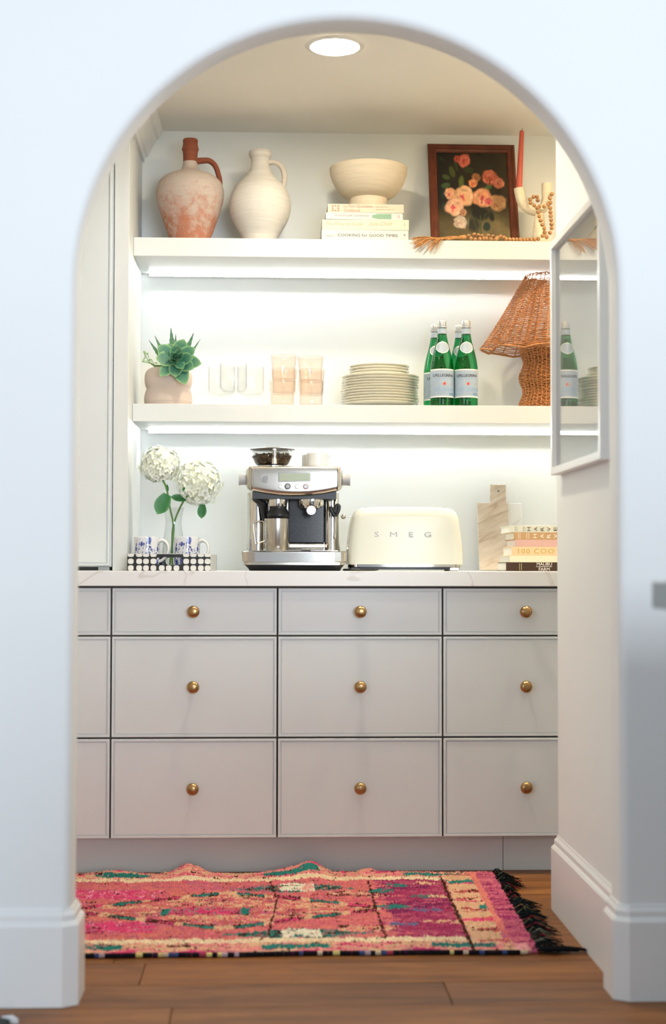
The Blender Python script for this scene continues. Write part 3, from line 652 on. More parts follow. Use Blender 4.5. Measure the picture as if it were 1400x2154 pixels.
jute = plain('jute_cord', srgb(190, 138, 84), 0.9, var=0.25, nscale=120)
st = []
rj = random.Random(5)
kn = zp(505, 985, 5.118) - gb
for i in range(46):
    ex, ey = rj.choice([(rj.uniform(45, 110), rj.uniform(985, 1050)), (rj.uniform(70, 150), rj.uniform(1020, 1080)), (rj.uniform(180, 280), rj.uniform(1040, 1105))])
    yy = 5.088 - rj.uniform(0, 0.012)
    mid = zp((505 + ex) / 2 + rj.uniform(-20, 20), 1000 + rj.uniform(-14, 12), 5.108 + rj.uniform(-.006, .01)) - gb
    e = zp(ex, ey, yy) - gb; m2 = (mid + e) / 2 + Vector((0, -0.003, 0.006)); m1 = (kn + mid) / 2 + Vector((0, 0, rj.uniform(0, .006)))
    if mid.z < 0.003: mid.z = 0.003 + rj.uniform(0, .006)
    m1.z = max(m1.z, 0.003); m2.z = max(m2.z, 0.002)
    st.append(tube(cr([kn + Vector((0, rj.uniform(-.004, .004), rj.uniform(-.003, .004))), m1, mid, m2, e], 3), 0.0011, 5))
o = mk('tassel', cat(st), jute, t3, 60); o['kind'] = 'stuff'
mk('tassel_knot', tube([kn + Vector((-0.016, 0, 0.001)), kn + Vector((-.008, 0, .001)), kn + Vector((0.002, 0, 0.002)), kn + Vector((0.006, 0, 0.003))], [0.006, 0.0075, 0.0078, 0.004], 12), jute, t3, 60)

# ------------------------------------------------------------------ lower shelf
YM = 5.2
pc = at(353.8, 851, YM); upt = pxm(YM) * 150 / 1400
MT['pot'] = plain('blush_matte_pot', srgb(204, 186, 173), 0.75, var=0.02, bstr=0.1)
t = thing('plant_pot', 'blush matte double-bulge plant pot on the lower shelf', 'pot', (pc.x, YM, Z2T))
pr = [(1675, 460), (1640, 472), (1560, 470), (1480, 455), (1420, 436), (1388, 424), (1350, 440), (1280, 462), (1200, 468), (1120, 462), (1050, 436), (1005, 392), (985, 350)]
P = smoothprof([(pr[0][1] * upt * .97, 0.0)] + [(hw * upt, (1675 - y) * upt + (YM - 5.10) * 0.107) for y, hw in pr], 3)
mk('body', lathe([(0, 0)] + P + [(P[-1][0] - 0.004, P[-1][1]), (P[-1][0] - 0.006, P[-1][1] - 0.014), (0, P[-1][1] - 0.014)], 48), MT['pot'], t, 60)
ztop = P[-1][1]
mk('soil', lathe([(0, ztop - .0138), (P[-1][0] - .007, ztop - .0138), (P[-1][0] - .012, ztop - .007), (0, ztop - .004)], 24), plain('potting_soil', (0.03, 0.02, 0.013), 0.95, var=0.5, nscale=200), t, 60)
def leafmat(name, c1, c2, edge):
    m_, nt, b = newmat(name); a = nt.nodes.new('ShaderNodeVertexColor'); a.layer_name = 'Col'
    n = noise(nt, coords(nt, 'Object'), 60, 3); cc_ = ramp(nt, n, [(0.35, c1), (0.65, c2)])
    mx = nt.nodes.new('ShaderNodeMix'); mx.data_type = 'RGBA'; L(nt, a.outputs['Color'], mx.inputs['Factor']); L(nt, cc_, mx.inputs[6]); mx.inputs[7].default_value = (*edge, 1)
    L(nt, mx.outputs[2], b.inputs['Base Color']); b.inputs['Roughness'].default_value = 0.45; return m_
MT['succ'] = leafmat('blue_green_succulent_leaf', srgb(30, 92, 78), srgb(70, 130, 106), srgb(140, 180, 120))
MT['aloe'] = leafmat('aloe_leaf', srgb(62, 112, 78), srgb(96, 146, 96), srgb(60, 80, 76))
def leaf_mesh(Ln, Wd, Th, tipw=0.0, curl=0.0, nu=9, nv=7, cup=0.35, serr=0.0, shape='spoon'):
    "leaf along +Y, face +Z, base at origin; colour = edge mask"
    V, Fc, Cc = [], [], []
    for side in (1, -1):
        for i in range(nu):
            u = i / (nu - 1)
            wd = Wd * ((math.sin(PI * min(u * 0.62 + 0.12, 0.98)) ** 0.8 * (1 - u ** 6) + 0.05 * (1 - u)) if shape == 'spoon' else (1 - u) ** 0.8 * (0.75 + 0.6 * u * (1 - u) * 2) + 0.002)
            zc = curl * u * u * Ln
            for j in range(nv):
                v = -1 + 2 * j / (nv - 1); x = v * wd / 2 * (1 + serr * ((i % 2) - .5) * abs(v) ** 4)
                z = zc + cup * (v * v) * wd * 0.35 + side * Th / 2 * (1 - v * v) * (1 - u ** 3) * (0.6 if side > 0 else 1.2)
                V.append((x, u * Ln, z)); Cc.append(max(abs(v) ** 6, u ** 8) if side > 0 else abs(v) ** 8 * .6)
    n = nu * nv
    for s in (0, 1):
        for i in range(nu - 1):
            for j in range(nv - 1):
                q = (s * n + i * nv + j, s * n + i * nv + j + 1, s * n + (i + 1) * nv + j + 1, s * n + (i + 1) * nv + j); Fc.append(q if s == 0 else q[::-1])
    for i in range(nu - 1):
        a, b = i * nv, (i + 1) * nv; Fc.append((a, b, b + n, a + n)); a += nv - 1; b += nv - 1; Fc.append((b, a, a + n, b + n))
    for j in range(nv - 1): Fc.append(((nu - 1) * nv + j, (nu - 1) * nv + j + 1, (nu - 1) * nv + j + 1 + n, (nu - 1) * nv + j + n))
    return V, Fc, [(c, c, c) for c in Cc]
lv = leaf_mesh(1.0, 0.62, 0.13, curl=0.18); big_leaf = meshdata('leaf', lv[:2], MT['succ'], 180, lv[2])
# rosette faces the room and slightly up; leaves placed by their tips as seen in the photo (zoom pixels)
su = 150 / 1400
rc = at(290 + 735 * su, 670 + 800 * su, YM - 0.096)
ros = thing('echeveria', 'blue-green rosette succulent spilling over the rim of the blush pot', 'succulent', (rc.x, rc.y, rc.z))
tips = [(905, 410, .01, 1.0), (380, 540, .0, .95), (345, 790, -.01, 1.0), (430, 1150, -.02, .8), (740, 1165, -.02, .85), (940, 1310, -.015, .95), (1250, 900, .0, .95), (1130, 590, .0, .9), (590, 500, .012, .8), (690, 940, -.03, .5), (1090, 1010, -.012, .9),
        (760, 500, -.012, .8), (880, 600, -.02, .6), (1100, 790, -.03, .85), (900, 1010, -.035, .6), (930, 700, -.035, .5), (600, 660, -.03, .5), (640, 880, -.03, .5), (700, 640, -.045, .35), (820, 690, -.05, .3), (800, 850, -.05, .3), (690, 830, -.05, .28), (760, 745, -.055, .2)]
def orient(d, up_):
    d = d.normalized(); x = d.cross(up_).normalized(); z = x.cross(d).normalized()
    return Matrix((x, d, z)).transposed().to_4x4()
for (x, y, dy, wsc) in tips:
    p = at(290 + x * su, 670 + y * su, YM - 0.096 + dy); v = p - rc; ln = v.length
    o = mk('leaf', big_leaf, None, ros)
    wdt = min(max(ln, 0.012), 0.058) * 0.0 + {True: 0.048, False: 0.034}[ln > 0.035] * wsc / 0.8
    M_ = orient(v, Vector((0, -1, 0.25))) @ Matrix.Diagonal((wdt / 0.62 * .92, ln, 0.035, 1)); o.matrix_local = Matrix.Translation((0, 0.004, 0)) @ M_
stem_m = plain('green_stem', srgb(86, 128, 60), 0.6, var=0.15)
mk('stem', tube([(0, 0.002, 0), (0.002, 0.04, 0.002), (0.0, 0.085, -0.012)], [0.007, 0.008, 0.009], 8), stem_m, ros, 60)
sv = leaf_mesh(1.0, 0.24, 0.07, curl=0.12, serr=0.25, nu=17, shape='spike'); spike = meshdata('leaf', sv[:2], MT['aloe'], 180, sv[2])
ab = at(290 + 720 * su, 670 + 960 * su, YM)
al = thing('aloe', 'spiky aloe with pointed leaves rising behind the rosette in the blush pot', 'aloe plant', (ab.x, ab.y, ab.z))
for (x, y, dy, wsc) in [(650, 185, .0, 1.15), (745, 325, .02, .8), (1105, 285, .0, 1.0), (1235, 415, .01, .5), (330, 345, .01, .8), (205, 425, -.005, .7)]:
    p = at(290 + x * su, 670 + y * su, YM + dy); b0 = ab + Vector(((x - 720) * 0.25 * su * pxm(YM), 0, 0)); v = p - b0
    o = mk('leaf', spike, None, al); o.matrix_local = Matrix.Translation(b0 - ab) @ orient(v, Vector((0, -1, 0.1))) @ Matrix.Diagonal((0.135 * wsc, v.length, 0.12, 1))
sb = at(290 + 330 * su, 670 + 940 * su, YM - 0.02)
sg = thing('sedum_sprig', 'tiny pale green sprig poking out at the left of the blush pot', 'plant', sb)
sp = [at(290 + x * su, 670 + y * su, YM - 0.02) - sb for x, y in ((560, 930), (330, 930), (250, 880), (190, 870))]
mk('stem', tube(sp, [0.004, 0.004, 0.002, 0.001], 6), stem_m, sg)
mk('stem', tube([at(290 + x * su, 670 + y * su, YM - 0.02) - sb for x, y in ((330, 930), (265, 800), (200, 820), (140, 720), (130, 650))], 0.0010, 6), stem_m, sg)
tl = leaf_mesh(0.011, 0.007, 0.002); tiny = meshdata('leaf', tl[:2], plain('pale_sprig_leaf', srgb(170, 196, 150), 0.6, var=0.15), 180, tl[2])
for i in range(26):
    cx_, cy_ = random.choice([(140, 650), (150, 700), (120, 790), (190, 800), (230, 870), (300, 860), (130, 830)])
    p = at(290 + (cx_ + random.uniform(-30, 30)) * su, 670 + (cy_ + random.uniform(-30, 30)) * su, YM - 0.02 + random.uniform(-.006, .006)) - sb
    mk('leaf', tiny, None, sg, loc=p, rot=(random.uniform(-1, 1.6), random.uniform(-1, 1), random.uniform(0, 6.2)))

# ---- ribbed coupe glasses
MT['clear'] = thin_glass('clear_glass', (0.986, 0.988, 0.99), 1.4, 0.05, refl=.75)
MT['pinkglass'] = thin_glass('blush_pink_glass', (0.986, 0.952, 0.925), 1.4, 0.06, refl=.6)
cup_prof = [(0.0065, 0.044), (0.020, 0.0445), (0.036, 0.0475), (0.0435, 0.055), (0.0450, 0.064), (0.0448, 0.144), (0.0440, 0.1455), (0.0430, 0.144), (0.0432, 0.066), (0.041, 0.058), (0.033, 0.0505), (0.0, 0.0475)]
rib = lambda a, z: 1 + (0.028 * abs(math.sin(20 * a)) if z > 0.058 else 0.0)
coupe = thing('coupe_glass', 'ribbed clear stemmed glass standing in front of the two others', 'glass', (0, 0, 0), group='ribbed coupe glasses')
mk('bowl', lathe(cup_prof, 160, fn=rib), MT['clear'], coupe, 60)
mk('stem', lathe([(0.006, 0.0035), (0.0045, 0.008), (0.0045, 0.036), (0.0065, 0.0438)], 20), MT['clear'], coupe, 60)
mk('foot', lathe([(0, 0), (0.034, 0), (0.035, 0.0012), (0.034, 0.0022), (0.012, 0.0034), (0.0, 0.0036)], 40), MT['clear'], coupe, 60)
gx = lambda z, Y: at(430 + z / 5.185, 851, Y).x
for i, (zx, Y, lab) in enumerate([(313, 5.155, None), (185, 5.245, 'ribbed clear stemmed glass at the back left of the three'), (500, 5.245, 'ribbed clear stemmed glass at the back, nearest the pink tumblers')]):
    o = coupe if i == 0 else copy_tree(coupe); o.location = (gx(zx, Y), Y, Z2T)
    if lab: o['label'] = lab
# ---- pink tumblers, two stacks of three
TH = 0.0865
tum = thing('pink_tumbler', 'x', 'glass', (0, 0, 0), group='stacked pink glass tumblers')
prT = [(0, 0), (0.0375, 0), (0.0392, 0.002), (0.0400, 0.05), (0.0418, 0.052), (0.0425, 0.068), (0.0437, 0.070), (0.0440, TH - 0.002), (0.0432, TH), (0.0420, TH - 0.002), (0.0408, 0.07), (0.0398, 0.052), (0.0378, 0.05), (0.0365, 0.006), (0, 0.0055)]
mk('glass_body', lathe(prT, 96, fn=lambda a, z: 1 + (0.022 * abs(math.sin(12 * a)) if 0.004 < z < 0.05 else (0.006 * math.sin(24 * a) if z > 0.05 else 0))), MT['pinkglass'], tum, 60)
labsT = ['pink glass tumbler at the bottom of the left stack', 'pink glass tumbler in the middle of the left stack', 'pink glass tumbler on top of the left stack',
         'pink glass tumbler at the bottom of the right stack, next to the plates', 'pink glass tumbler in the middle of the right stack, next to the plates', 'pink glass tumbler on top of the right stack, next to the plates']
spots = [(848, 0.0, 0), (868, 0.0405, .2), (862, 0.086, .1), (1160, 0.0, .3), (1168, 0.0380, 0), (1154, 0.0825, .25)]
for i, (zx, dz, rz) in enumerate(spots):
    o = tum if i == 0 else copy_tree(tum); o.location = (gx(zx, 5.152), 5.152, Z2T + dz); o.rotation_euler = (0, 0, rz); o['label'] = labsT[i]
# ---- plates
MT['plate'] = plain('cream_glazed_plate', (0.90, 0.855, 0.73), 0.10, coat=0.5, var=0.02)
def plate_mesh(R_, hgt, n=96, sc_=24, amp=0.012):
    pr_ = [(0, 0.0), (R_ * .58, 0.0), (R_ * .60, 0.002), (R_ * .80, hgt * .55), (R_ * .985, hgt * .9), (R_, hgt), (R_ * .985, hgt + 0.0012), (R_ * .80, hgt * .55 + 0.003), (R_ * .60, 0.0046), (R_ * .56, 0.0036), (0, 0.0036)]
    return lathe(pr_, n, fn=lambda a, z: 1 + amp * abs(math.sin(sc_ / 2 * a)) * min(1, z / hgt))
pbig = meshdata('plate', plate_mesh(0.1335, 0.0205), MT['plate'], 50); psm = meshdata('plate', plate_mesh(0.1035, 0.0190, 72, 18), MT['plate'], 50)
px0 = at(798.5, 851, 5.262).x; z_ = Z2T
ordn = ['bottom', 'second', 'third', 'fourth', 'fifth', 'sixth', 'seventh', 'eighth', 'ninth', 'tenth', 'top']
for i in range(11):
    o = mk('dinner_plate', pbig, None); o.location = (px0 + random.uniform(-.0025, .0025) + (0.004 if i > 8 else 0), 5.275 + random.uniform(-.002, .002), z_); o.rotation_euler = (0, 0, random.uniform(0, 6)); z_ += 0.0094
    tag(o, ['bottom', 'second from the bottom', 'third from the bottom', 'fourth from the bottom', 'fifth from the bottom', 'middle', 'fifth from the top', 'fourth from the top', 'third from the top', 'second from the top', 'topmost'][i] + ' of the large cream scalloped plates in the stack', 'plate', 'large cream plates in the stack')
for i in range(4):
    o = mk('side_plate', psm, None); o.location = (px0 - 0.002 + random.uniform(-.003, .003), 5.268, z_); o.rotation_euler = (0, 0, random.uniform(0, 6)); z_ += 0.0096
    tag(o, ['lowest', 'second lowest', 'second highest', 'topmost'][i] + ' of the small cream plates on top of the plate stack', 'plate', 'small cream plates on the stack')
# ---- green bottles
MT['greenglass'] = thin_glass('green_bottle_glass', (0.085, 0.56, 0.30), 1.5, 0.02)
MT['capfoil'] = plain('silver_cap', (0.60, 0.60, 0.61), 0.3, 0.8)
MT['label'] = plain('pale_blue_grey_label', srgb(164, 178, 194), 0.5, var=0.05, nscale=80); MT['labelw'] = plain('white_label_border', srgb(232, 234, 230), 0.5, var=0.02)
I_navy = ink('navy_ink', srgb(34, 44, 60)); I_star = ink('red_star_ink', srgb(226, 72, 48)); I_sky = ink('sky_ink', srgb(140, 172, 206))
ubt = 0.25 * pxm(5.17)
bprof = [(855, 90), (848, 97), (800, 98.5), (545, 98.5), (510, 96), (470, 90), (430, 82), (390, 72), (350, 61), (310, 51), (270, 43), (235, 37.5), (200, 34), (180, 33)]
BP = [(0, 0)] + smoothprof([(hw * ubt, (855 - y) * ubt) for y, hw in bprof], 3)
def brad(z):
    return float(np.interp(z, [q[1] for q in BP[1:]], [q[0] for q in BP[1:]]))
def wrap(vf, off=0.0004):
    "flat (x along arc, z) art facing -Y wrapped on the bottle surface"
    out = []
    for x, y, z in vf[0]:
        r = brad(z) + off - y; a = x / brad(z); out.append((r * math.sin(a), -r * math.cos(a), z))
    return out, vf[1]
def patch(x0f, x1f, z0, z1, nx_=24, nz_=6, th=0.0):
    V = []; Fc = []
    for j in range(nz_ + 1):
        z = z0 + (z1 - z0) * j / nz_
        for i in range(nx_ + 1): V.append((x0f(z) + (x1f(z) - x0f(z)) * i / nx_, -th, z))
    for j in range(nz_):
        for i in range(nx_): Fc.append((j * (nx_ + 1) + i, j * (nx_ + 1) + i + 1, (j + 1) * (nx_ + 1) + i + 1, (j + 1) * (nx_ + 1) + i))
    return V, Fc
bot = thing('water_bottle', 'x', 'bottle', (0, 0, 0), group='green water bottles')
zt = BP[-1][1]
mk('glass', lathe(BP + [(0, zt)], 48), MT['greenglass'], bot, 60)
mk('cap', lathe([(0.0132, zt - 0.004), (0.0165, zt - 0.003), (0.0168, zt + 0.0015), (0.0138, zt + 0.003), (0.0145, zt + 0.005), (0.0145, zt + 0.0205), (0.0132, zt + 0.0225), (0, zt + 0.0228)], 36), MT['capfoil'], bot, 50)
Zb = lambda y: (855 - y) * ubt
hx = lambda w_: (lambda z: -w_ * brad(z))
mk('neck_label', lathe([(brad(Zb(240)) + .0005, Zb(240)), (brad(Zb(215)) + .0005, Zb(215)), (brad(Zb(192)) + .0005, Zb(192))], 36), MT['label'], bot, 60)
lb = mk('main_label', wrap(patch(lambda z: -1.5 * .04, lambda z: 1.5 * .04, Zb(785), Zb(545), 30, 4), 0.0004), MT['labelw'], bot, 60)
mk('label_field', wrap(patch(lambda z: -1.5 * .04, lambda z: 1.5 * .04, Zb(773), Zb(556), 30, 4), 0.0006), MT['label'], lb, 60)
mk('lettering', wrap(fit('pelle', -0.0385, 0.0405, Zb(612), Zb(588), 0), 0.0008), I_navy, lb)
mk('lettering', wrap(fit('pelle', -0.030, 0.046, Zb(735), Zb(700), 0), 0.0008), I_sky, lb)
for zz0, zz1 in ((632, 628), (752, 749)): mk('label_rule', wrap(patch(lambda z: -.05, lambda z: .05, Zb(zz0), Zb(zz1), 20, 1), 0.0008), I_sky, lb)
mk('label_badge', wrap(patch(lambda z: .022, lambda z: .042, Zb(768), Zb(745), 6, 1), 0.0009), I_blue, lb)
stp = [((0.0078 if k % 2 == 0 else 0.0032) * math.cos(PI / 2 + k * PI / 5), (0.0078 if k % 2 == 0 else 0.0032) * math.sin(PI / 2 + k * PI / 5)) for k in range(10)]
mk('label_star', wrap(([(x + .004, 0, z + Zb(670)) for x, z in stp] + [(0.004, 0, Zb(670))], [(k, (k + 1) % 10, 10) for k in range(10)]), 0.001), I_star, lb)
def oval(s): 
    f = lambda z: s * 62 * ubt * math.sqrt(max(0.0, 1 - ((z - Zb(360)) / (52 * ubt * s)) ** 2)) ** 1.3 + 1e-5
    return wrap(patch(lambda z: -f(z), f, Zb(360) - 52 * ubt * s, Zb(360) + 52 * ubt * s, 14, 16), 0.0004 + (1 - s) * .003)
ol = mk('oval_label', oval(1.0), MT['labelw'], bot, 60); mk('oval_field', oval(0.88), MT['label'], ol, 60)
for i, (zx, Y, rz, lab) in enumerate([(957, 5.146, 0.0, 'green glass water bottle in the front row, nearest the plates'), (1160, 5.146, -0.05, 'green glass water bottle in the front row, nearest the wicker lamp'),
                                      (899, 5.238, 0.12, 'green glass water bottle behind, half hidden at the left of the four'), (1104, 5.238, 0.0, 'green glass water bottle in the back row, right one, mostly hidden')]):
    o = bot if i == 0 else copy_tree(bot); o.location = (at(690 + zx / 4, 853, Y).x, Y, Z2T); o.rotation_euler = (0, 0, rz); o['label'] = lab

# ---- wicker lamp
MT['wicker'] = plain('honey_wicker', srgb(180, 118, 66), 0.6, var=0.35, nscale=60, stretch=(1, 1, 8))
YL = 5.268
lc = at(1158, 853, YL); ul = pxm(YL)
lamp = thing('wicker_lamp', 'honey wicker table lamp with a flared star-pleated shade, half hidden by the picture', 'lamp', (lc.x, YL, Z2T))
def weave(prof_rx, prof_ry, z0, z1, nrows, nspk, rad, lobes, lobeamp, amp, gap=None, spk_rad=0.0022, lift=None):
    ps = []
    nseg = nspk * 4
    def R_(a, f, o):
        lo = 1 + lobeamp(f) * (abs(math.sin(lobes * a / 2)) - 0.5)
        return prof_rx(f) * lo + o, prof_ry(f) * lo + o
    for i in range(nrows):
        f = i / (nrows - 1); pts = []
        jit = random.uniform(-.15, .15)
        for k in range(nseg):
            a = 2 * PI * k / nseg; w_ = amp * math.cos(nspk * a / 2 + (PI if i % 2 else 0))
            ff = f + 0.25 * random.uniform(-1, 1) / nrows + (lift(a, f) if lift else 0)
            rx, ry = R_(a, f, w_); pts.append((rx * math.cos(a), ry * math.sin(a), z0 + (z1 - z0) * ff))
        ps.append(tube(pts, rad * random.uniform(.85, 1.15), 4, closed=True))
    for s_ in range(nspk):
        a = 2 * PI * (s_) / nspk + 0.0; pts = []
        for q in np.linspace(0, 1, 14): rx, ry = R_(a, q, 0); pts.append((rx * math.cos(a), ry * math.sin(a), z0 + (z1 - z0) * (q + (lift(a, q) if lift else 0))))
        ps.append(tube(pts, spk_rad, 5))
    return cat(ps)
zs0, zs1 = at(1100, 737, YL).z - Z2T, at(1100, 581, YL).z - Z2T
brx, bry, trx, try_ = 0.232, 0.143, 0.088, 0.078
star = lambda a, f: 0.035 * (1 - f) * (abs(math.sin(9 * a / 2 * 1.0)) - 0.5)
ws = weave(lambda f: brx + (trx - brx) * f ** 0.92, lambda f: bry + (try_ - bry) * f, zs0, zs1, 40, 36, 0.0019, 9, lambda f: 0.10 * (1 - f) + 0.03, 0.0022, lift=star)
o = mk('shade', ws, MT['wicker'], lamp, 180); o['kind'] = 'stuff'
rimp = [((brx * (1 + .10 * (abs(math.sin(4.5 * a)) - .5)) + .002) * math.cos(a), (bry * (1 + .10 * (abs(math.sin(4.5 * a)) - .5)) + .002) * math.sin(a), zs0 + (zs1 - zs0) * star(a, 0) - .002) for a in np.linspace(0, 2 * PI, 181)[:-1]]
mk('shade_rim', tube(rimp, 0.0036, 6, closed=True), MT['wicker'], lamp, 180)
bw = lambda f: 0.0985 + 0.007 * math.sin(f * 15 + 0.8) + 0.004 * (1 - f)
wb = weave(bw, lambda f: bw(f) * .9, 0.003, zs0 + 0.03, 46, 40, 0.0020, 5, lambda f: 0.05, 0.0018, lift=lambda a, f: 0.0)
o = mk('base', wb, MT['wicker'], lamp, 180); o['kind'] = 'stuff'
mk('base_ring', tube([((bw(0) + .002) * math.cos(a), (bw(0) * .9 + .002) * math.sin(a), 0.0042) for a in np.linspace(0, 2 * PI, 65)[:-1]], 0.0040, 6, closed=True), MT['wicker'], lamp, 180)
mk('base_core', lathe([(0, 0.004), (0.084, 0.004), (0.084, zs0), (0, zs0)], 32, ry=.9), plain('dark_lamp_core', srgb(70, 36, 16), 0.9), lamp)
mk('socket', lathe([(0, zs0), (0.018, zs0), (0.018, zs0 + .05), (0.014, zs0 + .06), (0.014, zs0 + 0.08), (0, zs0 + .08)], 20), MT['whiteceramic'], lamp, 50)
mk('bulb', lathe(smoothprof([(0.012, zs0 + .08), (0.016, zs0 + .10), (0.027, zs0 + .125), (0.024, zs0 + .15), (0.0, zs0 + .158)], 4), 20), plain('unlit_frosted_bulb', (.8, .8, .78), 0.4), lamp, 60)

# ------------------------------------------------------------------ counter: tray, mugs, flowers
ZT = 0.9515
q7 = 1 / 5.6
def z7(x, y, Y): return at(250 + x * q7, 920 + y * q7, Y)
YT = 4.842; tw_ = 970 * q7 * pxm(YT); th_ = 0.0525; td_ = 0.30
tl_ = z7(97, 1568, YT)
tray = thing('serving_tray', 'black and white mosaic tray with handle slots holding the blue mugs', 'tray', (tl_.x + tw_ / 2, YT, ZT), (0, 0, math.radians(-2.0)))
MT['trayblack'] = plain('black_inlay', (0.010, 0.010, 0.012), 0.3); MT['traywhite'] = plain('bone_inlay_tile', (0.74, 0.73, 0.71), 0.35, var=0.05, nscale=60)
MT['trayside'] = plain('pale_tray_side', (0.72, 0.71, 0.69), 0.4, var=0.04)
def slot_panel(w, h_, x0, x1, z0, z1, y0, y1):
    hole = rrect(x0, x1, z0, z1, (z1 - z0) / 2, 5); n = len(hole); V, Fc = [], []
    cx_, cz_ = (x0 + x1) / 2, (z0 + z1) / 2; outer = []
    for hx_, hz_ in hole:
        dx, dz = hx_ - cx_, hz_ - cz_
        t_ = min(((w / 2 - cx_) if dx > 0 else (-w / 2 - cx_)) / dx if abs(dx) > 1e-9 else 1e9, ((h_ - cz_) if dz > 0 else -cz_) / dz if abs(dz) > 1e-9 else 1e9)
        outer.append([cx_ + dx * t_, cz_ + dz * t_])
    for c_ in ((-w / 2, 0), (w / 2, 0), (w / 2, h_), (-w / 2, h_)):
        k = min(range(n), key=lambda i: (outer[i][0] - c_[0]) ** 2 + (outer[i][1] - c_[1]) ** 2); outer[k] = list(c_)
    for y in (y0, y1): V += [(a, y, b) for a, b in hole] + [(a, y, b) for a, b in outer]
    for k in range(n):
        k2 = (k + 1) % n; Fc.append((k, n + k, n + k2, k2)); Fc.append((2 * n + k, 2 * n + k2, 3 * n + k2, 3 * n + k)); Fc.append((k, k2, 2 * n + k2, 2 * n + k)); Fc.append((n + k, 3 * n + k, 3 * n + k2, n + k2))
    return V, Fc
sx0, sx1 = (430 - 97) * q7 * pxm(YT) - tw_ / 2, (745 - 97) * q7 * pxm(YT) - tw_ / 2; uz = q7 * pxm(YT)
sz0, sz1 = (1568 - 1500) * uz, (1568 - 1408) * uz
fp = mk('front_panel', slot_panel(tw_, th_, sx0, sx1, sz0, sz1, 0.0, 0.008), MT['trayblack'], tray)
mk('back_panel', slot_panel(tw_, th_, sx0, sx1, sz0, sz1, td_ - 0.008, td_), MT['trayblack'], tray)
for s_ in (-1, 1): mk('side_panel', rbox(min(s_ * tw_ / 2, s_ * (tw_ / 2 - .008)), max(s_ * tw_ / 2, s_ * (tw_ / 2 - .008)), 0.0082, td_ - 0.0082, 0, th_, 0.0008), MT['trayside'], tray)
mk('tray_floor', box(-tw_ / 2 + .0082, tw_ / 2 - .0082, 0.0082, td_ - .0082, 0.002, 0.007), MT['trayside'], tray)
mk('rim', rbox(-tw_ / 2, tw_ / 2, 0.0, 0.008, th_, th_ + 0.0016, 0.0004), MT['trayside'], tray)
tile_pts = lambda w, h_: [(-w / 2 + .25 * w, -h_ / 2), (w / 2 - .25 * w, -h_ / 2), (w / 2, -h_ / 2 + .22 * h_), (w / 2, h_ / 2 - .22 * h_), (w / 2 - .25 * w, h_ / 2), (-w / 2 + .25 * w, h_ / 2), (-w / 2, h_ / 2 - .22 * h_), (-w / 2, -h_ / 2 + .22 * h_)]
tile_me = meshdata('tile', prism(tile_pts(66 * uz, 62 * uz), -0.0008, 0.001), MT['traywhite'])
half_me = meshdata('tile', prism([(-36 * uz, 32 * uz), (-36 * uz, 10 * uz), (-20 * uz, 0), (20 * uz, 0), (36 * uz, 10 * uz), (36 * uz, 32 * uz)][::-1][::-1], -0.0008, 0.001), MT['traywhite'])
cols_ = [137, 235, 315, 402, 500, 583, 672, 786, 870, 958, 1037]
for zx in cols_:
    inslot = 420 < zx < 755
    for zy, me in ((1536, tile_me), (1458, tile_me), (1406, half_me)):
        if inslot and zy != 1536: continue
        mk('tile', me, None, fp, loc=((zx - 97) * uz - tw_ / 2, 0, (1568 - zy) * uz))
# ---- blue floral mugs
def mug_art(n_a=120, n_z=60):
    A, Zz = np.meshgrid(np.linspace(0, 2 * PI, n_a, endpoint=False), np.linspace(0, 1, n_z)); cols = np.full((n_z, n_a, 3), srgb(226, 228, 234), float)
    U = A / (2 * PI) * 3.0; U = (U - np.floor(U)); X = U * 1.45; r_ = np.random.default_rng(3)
    d1, d2 = np.array(srgb(38, 48, 130)), np.array(srgb(96, 110, 180))
    def el(cx, cz, rx, rz, ang, c, ring=False):
        for ox in (-1.45, 0, 1.45):
            dx, dz = X - cx - ox, Zz - cz; ca, sa = math.cos(ang), math.sin(ang); r = np.sqrt(((dx * ca + dz * sa) / rx) ** 2 + ((-dx * sa + dz * ca) / rz) ** 2)
            m_ = (abs(r - .8) < .2) if ring else (r < 1); cols[m_] = c
    for cx, cz, s in ((0.25, .28, .16), (0.62, .16, .18), (1.0, .34, .2), (1.28, .18, .15), (0.62, .9, .14), (0.2, .78, .1), (1.22, .62, .1)):
        for k in range(6): el(cx + s * .5 * math.cos(k * 1.05), cz + s * .5 * math.sin(k * 1.05), s * .36, s * .2, k * 1.05 + .4, d1 if k % 3 else d2)
        el(cx, cz, s * .95, s * .8, .2, d2, True); el(cx, cz, s * .2, s * .2, 0, d1)
    for k in range(48):
        cx, cz = r_.uniform(0, 1.45), r_.uniform(0.04, .62); el(cx, cz, r_.uniform(.04, .1), .022, r_.uniform(0, 3), d1 if k % 2 else d2)
    for k in range(9):
        cx = r_.uniform(0, 1.45); el(cx, r_.uniform(.5, .85), .012, .12, r_.uniform(-.6, .6), d1); el(cx + .03, r_.uniform(.6, .9), .05, .03, r_.uniform(0, 3), d1)
    return cols
na, nz2 = 120, 60; art = mug_art(na, nz2)
MR, MH = 0.0405, 0.100
Vm, Fm, Cm = [], [], []
for j in range(nz2):
    z = MH * j / (nz2 - 1); r = MR * (0.955 + 0.045 * (z / MH)) - (0.003 if j == 0 else 0)
    for k in range(na): a = 2 * PI * k / na; Vm.append((r * math.cos(a), r * math.sin(a), z)); Cm.append(art[j, k])
for j in range(nz2 - 1):
    for k in range(na): k2 = (k + 1) % na; Fm.append((j * na + k, j * na + k2, (j + 1) * na + k2, (j + 1) * na + k))
n0 = len(Vm)
